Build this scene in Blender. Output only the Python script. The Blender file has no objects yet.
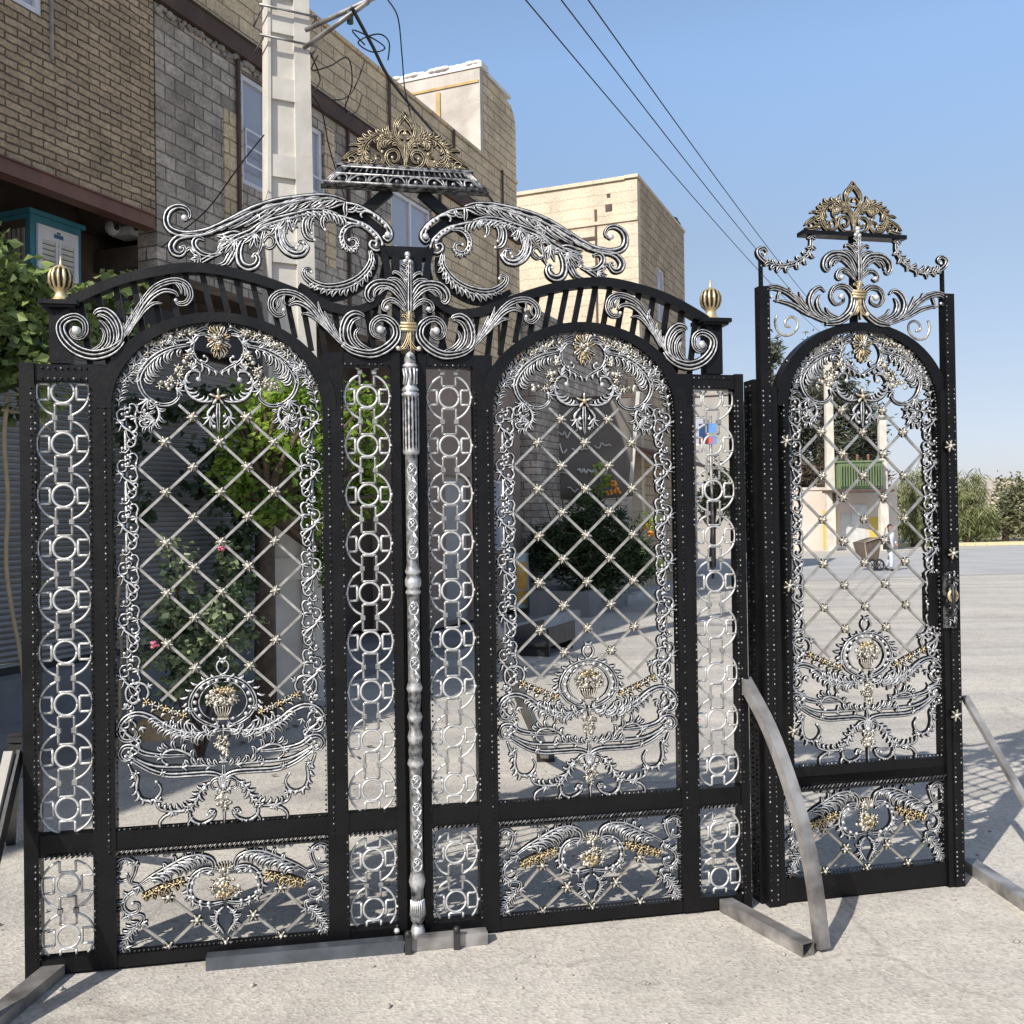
import bpy, math, random
from mathutils import Vector, Matrix
R = math.radians
rnd = random.Random(7)
scene = bpy.context.scene
COL = scene.collection

# ------------------------------------------------------------------ camera
PITCH, ROLL, FPX, EYE = R(.529), R(.839), 985.0, 1.6
FW = Vector((0, math.cos(PITCH), math.sin(PITCH)))
UP = Vector((0, -math.sin(PITCH), math.cos(PITCH)))
RX = Vector((math.cos(ROLL), 0, 0)) - UP * math.sin(ROLL)
UPR = Vector((math.sin(ROLL), 0, 0)) + UP * math.cos(ROLL)
cam_d = bpy.data.cameras.new('camera')
cam = bpy.data.objects.new('camera', cam_d); COL.objects.link(cam)
M = Matrix((RX, UPR, -FW)).transposed().to_4x4(); M.translation = Vector((0, 0, EYE))
cam.matrix_world = M
cam_d.sensor_width = 36; cam_d.lens = 36 * FPX / 1024; cam_d.clip_end = 3000; cam_d.clip_start = .05
scene.camera = cam

def ray(px, py):
    return FW + RX * ((px - 512) / FPX) + UPR * ((512 - py) / FPX)
def onplane(px, py, A, B):                       # point of the vertical plane through A and B: (along, height)
    A = Vector((A[0], A[1], 0)); d = (Vector((B[0], B[1], 0)) - A).normalized(); n = Vector((-d.y, d.x, 0))
    r = ray(px, py); c = Vector((0, 0, EYE)); t = n.dot(A - c) / n.dot(r); p = c + r * t
    return (p - A).dot(d), p.z
GA, GB = (-1.758, 3.529), (.937, 4.072)          # line of the double gate on the ground
DA, DB = (.97, 4.081), (1.96, 4.305)             # line of the side gate
SD = Vector((.3827, .9239, 0)); SN = Vector((-.9239, .3827, 0)); SROT = math.atan2(.9239, .3827)
def S(s, p, z=0): return SD * s + SN * p + Vector((0, 0, z))
def at(px, py, depth):                           # point at a forward distance
    r = ray(px, py); return Vector((0, 0, EYE)) + r * (depth / r.y)
def ground(px, py, z=0):
    r = ray(px, py); return Vector((0, 0, EYE)) + r * ((z - EYE) / r.z)

# ------------------------------------------------------------------ objects
def tag(o, label=None, cat=None, group=None, kind=None):
    if label: o['label'] = label
    if cat: o['category'] = cat
    if group: o['group'] = group
    if kind: o['kind'] = kind
    return o
def empty(name, loc, rz=0, label=None, cat=None, group=None, kind=None):
    o = bpy.data.objects.new(name, None); COL.objects.link(o)
    o.location = loc; o.rotation_euler = (0, 0, rz); o.empty_display_size = .1
    return tag(o, label, cat, group, kind)
def copy_tree(o, parent=None):
    c = o.copy(); COL.objects.link(c); c.parent = parent
    for ch in list(o.children): copy_tree(ch, c)
    return c

# ------------------------------------------------------------------ materials
def mat(name):
    m = bpy.data.materials.new(name); m.use_nodes = True
    nt = m.node_tree; b = nt.nodes['Principled BSDF']
    return m, nt, b
def N(nt, t, **kw):
    n = nt.nodes.new(t)
    for k, v in kw.items():
        if k.startswith('i_'): n.inputs[int(k[2:])].default_value = v
        elif hasattr(n, k): setattr(n, k, v)
        else: n.inputs[k.replace('_', ' ')].default_value = v
    return n
def ramp(nt, stops):
    r = nt.nodes.new('ShaderNodeValToRGB'); e = r.color_ramp.elements
    while len(e) < len(stops): e.new(.5)
    for el, (p, c) in zip(e, stops): el.position = p; el.color = (*c, 1)
    return r
def coords(nt, scale=None, swizzle=False):
    t = N(nt, 'ShaderNodeTexCoord')
    out = t.outputs['Object']
    if swizzle:
        s = N(nt, 'ShaderNodeSeparateXYZ'); c = N(nt, 'ShaderNodeCombineXYZ')
        a = N(nt, 'ShaderNodeMath', operation='ADD')
        nt.links.new(out, s.inputs[0]); nt.links.new(s.outputs[0], a.inputs[0]); nt.links.new(s.outputs[1], a.inputs[1])
        nt.links.new(a.outputs[0], c.inputs[0]); nt.links.new(s.outputs[2], c.inputs[1]); out = c.outputs[0]
    return out
def bump(nt, b, h, strength=.4, dist=.01):
    n = N(nt, 'ShaderNodeBump'); n.inputs['Strength'].default_value = strength; n.inputs['Distance'].default_value = dist
    nt.links.new(h, n.inputs['Height']); nt.links.new(n.outputs[0], b.inputs['Normal'])
def plain(name, c1, c2=None, scale=6, rough=.7, metal=0, bumpd=.003, detail=6, stops=(.35, .65)):
    m, nt, b = mat(name); c2 = c2 or tuple(x * .75 for x in c1)
    co = coords(nt); n = N(nt, 'ShaderNodeTexNoise'); n.inputs['Scale'].default_value = scale; n.inputs['Detail'].default_value = detail
    nt.links.new(co, n.inputs['Vector'])
    r = ramp(nt, [(stops[0], c2), (stops[1], c1)]); nt.links.new(n.outputs[0], r.inputs[0]); nt.links.new(r.outputs[0], b.inputs['Base Color'])
    b.inputs['Roughness'].default_value = rough; b.inputs['Metallic'].default_value = metal
    if bumpd:
        n2 = N(nt, 'ShaderNodeTexNoise'); n2.inputs['Scale'].default_value = scale * 6; nt.links.new(co, n2.inputs['Vector'])
        bump(nt, b, n2.outputs[0], .5, bumpd)
    return m
def patina_mat(name, hi, lo=(.010, .010, .012), metal=.68, rough=.36, thr=.5):
    m, nt, b = mat(name)
    a = N(nt, 'ShaderNodeAttribute', attribute_name='patina')
    co = coords(nt); n = N(nt, 'ShaderNodeTexNoise'); n.inputs['Scale'].default_value = 55; n.inputs['Detail'].default_value = 5
    nt.links.new(co, n.inputs['Vector'])
    mm = N(nt, 'ShaderNodeMath', operation='MULTIPLY_ADD'); mm.inputs[1].default_value = .9; mm.inputs[2].default_value = -.45
    nt.links.new(n.outputs[0], mm.inputs[0])
    ad = N(nt, 'ShaderNodeMath', operation='ADD'); nt.links.new(a.outputs['Fac'], ad.inputs[0]); nt.links.new(mm.outputs[0], ad.inputs[1])
    r = ramp(nt, [(thr - .2, lo), (thr + .16, tuple(x * .62 for x in hi)), (.9, hi)])
    nt.links.new(ad.outputs[0], r.inputs[0]); nt.links.new(r.outputs[0], b.inputs['Base Color'])
    b.inputs['Metallic'].default_value = metal
    n4 = N(nt, 'ShaderNodeTexNoise'); n4.inputs['Scale'].default_value = 22; nt.links.new(co, n4.inputs['Vector'])
    r4 = ramp(nt, [(.35, (rough - .06,) * 3), (.68, (rough + .24,) * 3)]); nt.links.new(n4.outputs[0], r4.inputs[0]); nt.links.new(r4.outputs[0], b.inputs['Roughness'])
    n2 = N(nt, 'ShaderNodeTexNoise'); n2.inputs['Scale'].default_value = 160; nt.links.new(co, n2.inputs['Vector'])
    bump(nt, b, n2.outputs[0], .35, .002)
    return m
def brick_mat(name, c1, c2, mortar, bw, rh, ms=.01, rough=.9, dist=.02, dirt=.5, smooth=.1, off=.5, scale=1.6, warp=(.25, 5)):
    m, nt, b = mat(name); co = coords(nt, swizzle=True)
    wn = N(nt, 'ShaderNodeTexNoise'); wn.inputs['Scale'].default_value = 5; nt.links.new(co, wn.inputs['Vector'])
    wv = N(nt, 'ShaderNodeVectorMath', operation='MULTIPLY_ADD'); wv.inputs[1].default_value = (rh * .25, rh * .25, 0)
    wn.inputs['Scale'].default_value = warp[1]; wn.inputs['Detail'].default_value = 3; wv.inputs[1].default_value = (rh * warp[0],) * 3; nt.links.new(wn.outputs['Color'], wv.inputs[0]); nt.links.new(co, wv.inputs[2])
    t = N(nt, 'ShaderNodeTexBrick'); t.offset = off
    for k, v in dict(Scale=1, Brick_Width=bw, Row_Height=rh, Mortar_Size=ms, Mortar_Smooth=smooth, Bias=0).items(): t.inputs[k.replace('_', ' ')].default_value = v
    t.inputs['Color1'].default_value = (*c1, 1); t.inputs['Color2'].default_value = (*c2, 1); t.inputs['Mortar'].default_value = (*mortar, 1)
    nt.links.new(wv.outputs[0], t.inputs['Vector'])
    n = N(nt, 'ShaderNodeTexNoise'); n.inputs['Scale'].default_value = scale; n.inputs['Detail'].default_value = 8; n.inputs['Roughness'].default_value = .7
    nt.links.new(co, n.inputs['Vector'])
    r = ramp(nt, [(.3, (1 - dirt,) * 3), (.7, (1.15, 1.12, 1.08))]); nt.links.new(n.outputs[0], r.inputs[0])
    mx = N(nt, 'ShaderNodeMix', data_type='RGBA', blend_type='MULTIPLY'); mx.inputs[0].default_value = 1
    nt.links.new(t.outputs['Color'], mx.inputs[6]); nt.links.new(r.outputs[0], mx.inputs[7]); nt.links.new(mx.outputs[2], b.inputs['Base Color'])
    gn = N(nt, 'ShaderNodeTexNoise'); gn.inputs['Scale'].default_value = 26; gn.inputs['Detail'].default_value = 6; gn.inputs['Roughness'].default_value = .75; nt.links.new(co, gn.inputs['Vector'])
    gr_ = ramp(nt, [(.32, (.62, .61, .60)), (.68, (1.28, 1.27, 1.25))]); nt.links.new(gn.outputs[0], gr_.inputs[0])
    m2 = N(nt, 'ShaderNodeMix', data_type='RGBA', blend_type='MULTIPLY'); m2.inputs[0].default_value = 1
    nt.links.new(mx.outputs[2], m2.inputs[6]); nt.links.new(gr_.outputs[0], m2.inputs[7]); nt.links.new(m2.outputs[2], b.inputs['Base Color'])
    b.inputs['Roughness'].default_value = rough
    inv = N(nt, 'ShaderNodeMath', operation='SUBTRACT'); inv.inputs[0].default_value = 1; nt.links.new(t.outputs['Fac'], inv.inputs[1])
    n3 = N(nt, 'ShaderNodeTexNoise'); n3.inputs['Scale'].default_value = 40; nt.links.new(co, n3.inputs['Vector'])
    ma = N(nt, 'ShaderNodeMath', operation='MULTIPLY_ADD'); ma.inputs[1].default_value = .35; nt.links.new(n3.outputs[0], ma.inputs[0]); nt.links.new(inv.outputs[0], ma.inputs[2])
    bump(nt, b, ma.outputs[0], .8, dist)
    return m
def leaf_mat(name, dark, light, trans=.35):
    m, nt, b = mat(name)
    a = N(nt, 'ShaderNodeAttribute', attribute_name='patina')
    r = ramp(nt, [(0, dark), (1, light)]); nt.links.new(a.outputs['Fac'], r.inputs[0]); nt.links.new(r.outputs[0], b.inputs['Base Color'])
    b.inputs['Roughness'].default_value = .5
    tr = N(nt, 'ShaderNodeBsdfTranslucent'); nt.links.new(r.outputs[0], tr.inputs[0])
    mx = N(nt, 'ShaderNodeMixShader'); mx.inputs[0].default_value = trans
    nt.links.new(b.outputs[0], mx.inputs[1]); nt.links.new(tr.outputs[0], mx.inputs[2])
    nt.links.new(mx.outputs[0], nt.nodes['Material Output'].inputs[0])
    return m

M_BLACK = plain('black_paint', (.0045, .0043, .005), (.0025, .0025, .003), 14, .42, 0, .0015)
_nt = M_BLACK.node_tree; _b = _nt.nodes['Principled BSDF']; _n = N(_nt, 'ShaderNodeTexNoise'); _n.inputs['Scale'].default_value = 5; _n.inputs['Detail'].default_value = 8; _n.inputs['Roughness'].default_value = .7
_nt.links.new(coords(_nt), _n.inputs['Vector']); _r = ramp(_nt, [(.35, (.30,) * 3), (.7, (.62,) * 3)]); _nt.links.new(_n.outputs[0], _r.inputs[0]); _nt.links.new(_r.outputs[0], _b.inputs['Roughness'])
M_BLACK.node_tree.nodes['Principled BSDF'].inputs['Specular IOR Level'].default_value = .27
M_SILVER = patina_mat('silver_patina', (.69, .69, .69), thr=.62, rough=.42)
M_SILVER_DARK = patina_mat('aged_silver', (.60, .605, .61), thr=.55)
M_GOLD = patina_mat('gold_patina', (.64, .51, .30), (.028, .021, .013), thr=.52)
M_BRONZE = patina_mat('bronze_patina', (.56, .47, .32), (.028, .023, .016), thr=.66, rough=.42)
M_PALE = patina_mat('pale_patina', (.64, .60, .51), (.03, .028, .022), metal=.65, thr=.55)
M_RING = plain('silver_bar', (.66, .655, .64), (.48, .475, .46), 30, .40, .45, .001)
M_LATT = plain('lattice_bar', (.60, .585, .55), (.38, .365, .335), 25, .32, .75, .001)
M_STEEL = plain('raw_steel', (.40, .385, .37), (.13, .12, .115), 7, .5, .5, .002)
M_STEELB = plain('mill_steel', (.16, .18, .21), (.09, .10, .115), 7, .42, .7, .002)
M_BSTEEL = plain('dark_steel', (.035, .034, .036), (.02, .02, .02), 8, .5, .3, .002)
M_WOOD = plain('plank', (.50, .47, .43), (.34, .32, .29), 5, .8, 0, .004)
M_WHITE = plain('white_frame', (.72, .73, .74), (.6, .6, .62), 4, .45, 0, 0)
M_CONC = plain('pole_concrete', (.62, .59, .53), (.50, .47, .42), 3, .85, 0, .004)
M_CABLE = plain('cable', (.012, .012, .013), None, 4, .6, 0, 0)
M_GREY = plain('grey_paint', (.22, .22, .22), (.17, .17, .17), 3, .8, 0, .003)
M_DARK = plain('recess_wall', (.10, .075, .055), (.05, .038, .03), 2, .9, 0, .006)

# ------------------------------------------------------------------ mesh builder
def catmull(pts, n):
    if len(pts) < 3:
        return [tuple(a + (b - a) * i / (n - 1) for a, b in zip(pts[0], pts[-1])) for i in range(n)]
    P = [pts[0]] + list(pts) + [pts[-1]]
    out = []; L = len(pts) - 1
    for i in range(n):
        x = i / (n - 1) * L; k = min(int(x), L - 1); t = x - k
        p0, p1, p2, p3 = P[k], P[k + 1], P[k + 2], P[k + 3]
        out.append(tuple(.5 * ((2 * b) + (-a + c) * t + (2 * a - 5 * b + 4 * c - d) * t * t + (-a + 3 * b - 3 * c + d) * t ** 3) for a, b, c, d in zip(p0, p1, p2, p3)))
    return out
def lerpw(w, t):
    if not isinstance(w, (list, tuple)): return w
    x = t * (len(w) - 1); k = min(int(x), len(w) - 2); return w[k] + (w[k + 1] - w[k]) * (x - k)

class MB:
    def __init__(s, wk=1.): s.wk = wk; s.v = []; s.f = []; s.m = []; s.a = []; s.sm = []
    def add(s, vs, fs, mi=0, pa=1.0, smooth=True):
        b = len(s.v); s.v += [tuple(v) for v in vs]
        s.a += pa if isinstance(pa, list) else [pa] * len(vs)
        for f in fs: s.f.append(tuple(b + i for i in f)); s.m.append(mi); s.sm.append(smooth)
    def box(s, x0, x1, y0, y1, z0, z1, mi=0, pa=0., bev=0):
        c = [(x, y, z) for x in (x0, x1) for y in (y0, y1) for z in (z0, z1)]
        s.add(c, [(0, 1, 3, 2), (4, 6, 7, 5), (0, 4, 5, 1), (2, 3, 7, 6), (0, 2, 6, 4), (1, 5, 7, 3)], mi, pa, False)
    def prism(s, poly, y0, y1, mi=0, pa=0.):         # outline in (x, z), given counter-clockwise seen from the front
        n = len(poly)
        s.add([(x, y0, z) for x, z in poly] + [(x, y1, z) for x, z in poly],
              [tuple(range(n)), tuple(range(2 * n - 1, n - 1, -1))] + [(i, i + n, (i + 1) % n + n, (i + 1) % n) for i in range(n)], mi, pa, False)
    def hexa(s, c8, mi=0, pa=0.):                    # bottom four, top four
        s.add(c8, [(3, 2, 1, 0), (4, 5, 6, 7), (0, 1, 5, 4), (1, 2, 6, 5), (2, 3, 7, 6), (3, 0, 4, 7)], mi, pa, False)
    def beam(s, p, q, w, h, mi=0, up=(0, 0, 1), pa=0.):
        p, q = Vector(p), Vector(q); d = (q - p).normalized(); u = Vector(up)
        if abs(d.dot(u)) > .98: u = Vector((0, 1, 0))
        r = d.cross(u).normalized() * (w / 2); u = r.cross(d).normalized() * (h / 2)
        s.hexa([p - r - u, p + r - u, p + r + u, p - r + u, q - r - u, q + r - u, q + r + u, q - r + u], mi, pa)
    def tube(s, pts, r, n=6, mi=0, pa=1., caps=True):
        pts = [Vector(p) for p in pts]; vs = []; fs = []; k = len(pts); u = None
        for i, p in enumerate(pts):
            d = (pts[min(i + 1, k - 1)] - pts[max(i - 1, 0)]).normalized()
            if u is None:
                u = d.cross(Vector((0, 1, 0)));
                if u.length < .1: u = d.cross(Vector((1, 0, 0)))
            u = (u - d * u.dot(d)).normalized(); w = d.cross(u)
            rr = lerpw(r, i / max(k - 1, 1))
            for j in range(n):
                a = 2 * math.pi * j / n; vs.append(p + u * (rr * math.cos(a)) + w * (rr * math.sin(a)))
        for i in range(k - 1):
            for j in range(n): fs.append((i * n + j, i * n + (j + 1) % n, (i + 1) * n + (j + 1) % n, (i + 1) * n + j))
        if caps: fs += [tuple(range(n - 1, -1, -1)), tuple(range((k - 1) * n, k * n))]
        s.add(vs, fs, mi, pa)
    def ball(s, c, r, mi=0, pa=1., n=8, sq=(1, 1, 1)):
        vs = []; fs = []; m = max(n // 2, 3)
        for i in range(m + 1):
            th = math.pi * i / m
            for j in range(n):
                ph = 2 * math.pi * j / n
                vs.append((c[0] + r * sq[0] * math.sin(th) * math.cos(ph), c[1] + r * sq[1] * math.sin(th) * math.sin(ph), c[2] + r * sq[2] * math.cos(th)))
        for i in range(m):
            for j in range(n): fs.append((i * n + j, (i + 1) * n + j, (i + 1) * n + (j + 1) % n, i * n + (j + 1) % n))
        s.add(vs, fs, mi, pa)
    def lathe(s, prof, cx=0, cy=0, n=20, mi=0, pa=None, flute=0, fl_n=0, rng=None):
        vs = []; fs = []; A = []
        for i, (r, z) in enumerate(prof):
            for j in range(n):
                a = 2 * math.pi * j / n; rr = r; pv = pa[i] if isinstance(pa, list) else (1. if pa is None else pa)
                if fl_n and rng and rng[0] <= z <= rng[1]:
                    w = .5 + .5 * math.cos(fl_n * a); rr = r * (1 - flute + flute * w); pv = w
                vs.append((cx + rr * math.cos(a), cy + rr * math.sin(a), z)); A.append(pv)
        for i in range(len(prof) - 1):
            for j in range(n): fs.append((i * n + j, i * n + (j + 1) % n, (i + 1) * n + (j + 1) % n, (i + 1) * n + j))
        s.add(vs, fs, mi, A)
    # fluted, domed ribbon along a path in the (x, z) plane, facing -y; patina follows the ridges
    def stroke(s, pts, w, rid=2, H=None, y=0., mi=0, taper=True, n=None, back=.012, pmax=1.):
        L = sum(math.dist(a, b) for a, b in zip(pts, pts[1:]))
        n = n or max(8, min(44, int(L / .008)))
        P = catmull(pts, n); K = max(4 * rid + 1, 3); ring = K + 2; vs = []; A = []; fs = []
        for i, p in enumerate(P):
            a, b = P[max(i - 1, 0)], P[min(i + 1, n - 1)]; dx, dz = b[0] - a[0], b[1] - a[1]; l = math.hypot(dx, dz) or 1
            nx, nz = -dz / l, dx / l; t = i / (n - 1); ww = lerpw(w, t)
            ww *= s.wk
            if taper and not isinstance(w, (list, tuple)): ww *= min(1, .35 + 3 * t, .25 + 3 * (1 - t))
            hh = (H if H else max(.007, min(.024, ww * .5)))
            for k in range(K):
                o = 2 * k / (K - 1) - 1; g = (.5 - .5 * math.cos(2 * math.pi * (o + 1) / 2 * rid)) if rid else 1
                vs.append((p[0] + nx * o * ww / 2, y - hh * (.3 + .7 * g) * (1 - (.45 if rid else 0) * o * o), p[1] + nz * o * ww / 2)); A.append(g * pmax)
            vs.append((p[0] + nx * ww / 2 * .9, y + back, p[1] + nz * ww / 2 * .9)); A.append(0.)
            vs.append((p[0] - nx * ww / 2 * .9, y + back, p[1] - nz * ww / 2 * .9)); A.append(0.)
        for i in range(n - 1):
            for k in range(ring): fs.append((i * ring + k, i * ring + (k + 1) % ring, (i + 1) * ring + (k + 1) % ring, (i + 1) * ring + k))
        fs += [tuple(range(ring - 1, -1, -1)), tuple(range((n - 1) * ring, n * ring))]
        s.add(vs, fs, mi, A, rid > 0)
    # leaf lobes along one side of a path
    def lobes(s, pts, n, ln, w, side=1, ang=45, curl=110, t0=.05, t1=.95, rid=1, y=-.004, mi=0, prof=True, rev=False):
        P = catmull(pts, 80)
        for i in range(n):
            t = t0 + (t1 - t0) * (i + .5) / n; k = max(1, min(78, int(t * 79)))
            d = math.atan2(P[k + 1][1] - P[k - 1][1], P[k + 1][0] - P[k - 1][0]) + (math.pi if rev else 0)
            l = lerpw(ln, t) * ((.6 + .4 * math.sin(math.pi * (i + .5) / n)) if prof else 1) * rnd.uniform(.88, 1.12)
            sg = -side if rev else side
            h = d + sg * R(ang * .55) * rnd.uniform(.8, 1.25); x, z = P[k]; q = [(x, z)]; l *= 1.35
            for j in range(6):
                h += sg * R(curl * .85) / 6 * (.15 + .32 * j); x += math.cos(h) * l / 6; z += math.sin(h) * l / 6; q.append((x, z))
            s.stroke(q, [w * .6, w * 1.35, w * 1.6, w * 1.25, w * .2], 2 if w > .0105 else rid, None, y - rnd.uniform(0, .004), mi, n=9)
    def cscroll(s, pts, w, rid=1, mi=0, y=0., knob=True, **k):
        s.stroke(pts, w, rid, None, y, mi, **k)
        if knob:
            ww = (w[-1] if isinstance(w, (list, tuple)) else w)
            s.ball((pts[-1][0], y - .006, pts[-1][1]), max(ww * .62, .006), mi, 1., 8)
    def fan(s, c, ang, n, L, w, spread=90, y=-.01, mi=0, curl=35):
        for i in range(n):
            f = (i / (n - 1) - .5) if n > 1 else 0; h = R(ang + f * spread); x, z = c; q = [(x, z)]; l = L * (1 - 1.1 * f * f) * rnd.uniform(.9, 1.1)
            for j in range(5): h += R(curl) * f * 2 / 5 * (.3 + .5 * j); x += math.cos(h) * l / 5; z += math.sin(h) * l / 5; q.append((x, z))
            s.stroke(q, [w * .5, w * 1.1, w * 1.3, w, w * .2], 2 if w > .01 else 1, None, y - .002 * (i % 2), mi, n=9)
    def flower(s, c, r, mi=0, y=-.008, n=6, mi2=None, ph=0):
        for j in range(n):
            a = 2 * math.pi * j / n + ph
            q = [(c[0] + math.cos(a) * r * f, c[1] + math.sin(a) * r * f) for f in (.15, .5, .8, 1.)]
            s.stroke(q, [r * .25, r * .62, r * .55, r * .12], 1, r * .35, y, mi, n=6, back=.006)
        s.ball((c[0], y - r * .3, c[1]), r * .3, mi if mi2 is None else mi2, 1., 8)
    def bunch(s, c, rx, rz, n, r, mi=0, y=-.008):
        for i in range(n):
            a = rnd.uniform(0, 6.28); q = math.sqrt(rnd.random())
            p = (c[0] + rx * q * math.cos(a), c[1] + rz * q * math.sin(a)); d = 1 - q * .6
            if i % 3 == 0: s.flower(p, r * 1.5, mi, y - .008 * d, 5, ph=rnd.uniform(0, 2))
            else: s.ball((p[0], y - .010 * d, p[1]), r * rnd.uniform(.6, 1.05), mi, rnd.uniform(.35, 1), 6)
    def mirror(s, cx=0.):                             # adds the mirror image about x = cx
        n = len(s.v); s.v += [(2 * cx - x, y, z) for x, y, z in s.v]; s.a += list(s.a)
        s.f += [tuple(n + i for i in reversed(f)) for f in s.f]; s.m += list(s.m); s.sm += list(s.sm)
        return s
    def build(s, name, mats, parent=None, off=(0, 0, 0), loc=None, rz=0.):
        me = bpy.data.meshes.new(name)
        me.from_pydata([(x - off[0], y - off[1], z - off[2]) for x, y, z in s.v], [], s.f)
        for m in (mats if isinstance(mats, (list, tuple)) else [mats]): me.materials.append(m)
        me.polygons.foreach_set('material_index', s.m); me.polygons.foreach_set('use_smooth', s.sm)
        at_ = me.attributes.new('patina', 'FLOAT', 'POINT'); at_.data.foreach_set('value', [float(x) for x in s.a])
        me.update()
        o = bpy.data.objects.new(name, me); COL.objects.link(o)
        if parent: o.parent = parent
        if loc is not None: o.location = loc; o.rotation_euler = (0, 0, rz)
        return o

# ================================================================== the gates
GD = (Vector((*GB, 0)) - Vector((*GA, 0))).normalized(); GYAW = math.atan2(GD.y, GD.x); UC = 1.391
DD = (Vector((*DB, 0)) - Vector((*DA, 0))).normalized(); DYAW = math.atan2(DD.y, DD.x); DC = .512
def tr(crop, pts, side=False, cx=None):               # drawing coordinates -> local coordinates of the gate
    x0, y0, k = crop; A, B = (DA, DB) if side else (GA, GB); c = cx if cx is not None else (DC if side else UC)
    out = []
    for x, y in pts:
        u, v = onplane(x0 + x / k, y0 + y / k, A, B); out.append((u - c, v))
    return out
LC = .69                                              # centre of the left leaf in drawing coordinates
cT = (100, 310, 4.267); cB = (100, 600, 4.267); cV = (0, 300, 4.452); cK = (0, 760, 4.267)
cA = (160, 190, 7.314); cC = (280, 190, 7.314); cE = (50, 260, 6.827); cH = (260, 260, 6.827); cP = (340, 240, 7.314); cQ = (320, 100, 6.024)
cR = (740, 160, 3.606)
PAT = [M_SILVER, M_GOLD, M_PALE]; PATD = [M_SILVER_DARK, M_GOLD, M_PALE]

def arch_ring(mb, oa, ob, ia, ib, vc_o, vc_i, y0, y1, n=40):
    vs = []; fs = []
    for i in range(n + 1):
        t = math.pi * i / n
        po = (oa * math.cos(t), vc_o + ob * math.sin(t)); pi_ = (ia * math.cos(t), vc_i + ib * math.sin(t))
        vs += [(po[0], y0, po[1]), (pi_[0], y0, pi_[1]), (po[0], y1, po[1]), (pi_[0], y1, pi_[1])]
    for i in range(n):
        a = 4 * i; b = a + 4
        fs += [(a, a + 1, b + 1, b), (a + 2, b + 2, b + 3, a + 3), (a, b, b + 2, a + 2), (a + 1, a + 3, b + 3, b + 1)]
    mb.add(vs, fs, 0, 0., False)
def beads(mb, p, q, y, step=.0185, r=.0046, mi=0):
    n = max(2, int(math.dist(p, q) / step))
    for i in range(n + 1):
        t = i / n; mb.ball((p[0] + (q[0] - p[0]) * t, y, p[1] + (q[1] - p[1]) * t), r, mi, rnd.uniform(.25, .66), 5)
def rope(mb, a0, a1, v, y, mi=0):
    n = int((a1 - a0) / .017)
    for i in range(n):
        x = a0 + (i + .5) * (a1 - a0) / n
        mb.stroke([(x - .008, v - .008), (x, v), (x + .008, v + .008)], [.006, .010, .006], 1, .008, y, mi, n=5, pmax=.62, back=.004)
def ring_strip(name, parent, cx, v0, v1, centres, hw):
    mb = MB(); r = .0046; y = -.004
    def poly(pts):
        run = []
        for p in pts + [None]:
            if p is not None and v0 + .002 <= p[1] <= v1 - .002: run.append(p)
            else:
                if len(run) > 1: mb.tube([(cx + a, y, b) for a, b in run], r, 6)
                run = []
    for c in centres:
        for sgn in (1, -1):
            poly([(sgn * hw * math.cos(t), c + .088 * math.sin(t)) for t in [R(-71 + 142 * i / 26) for i in range(27)]])
            x0, x1 = .047 * sgn, (hw - .005) * sgn
            for a, b in (((x0, -.028), (x0, .028)), ((x0, .028), (x1, .028)), ((x0, -.028), (x1, -.028))):
                poly([(a[0] + (b[0] - a[0]) * i / 3, c + a[1] + (b[1] - a[1]) * i / 3) for i in range(4)])
            if v0 < c < v1: mb.ball((cx + sgn * (hw + .003), y, c), .008, 0, 1, 6)
        poly([(.0385 * math.cos(t), c + .040 * math.sin(t)) for t in [2 * math.pi * i / 28 for i in range(29)]])
        for l in (c - .094, c + .094):
            for sgn in (1, -1):
                poly([(sgn * .027, l - .05 + .1 * i / 10) for i in range(11)])
                if v0 + .01 < l < v1 - .01: mb.box(cx + sgn * .027 - .0085, cx + sgn * .027 + .0085, y - .009, y + .009, l - .008, l + .008)
                poly([(-.027 + .054 * i / 4, l + sgn * .05) for i in range(5)])
    return mb.build(name, M_RING, parent)

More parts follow.
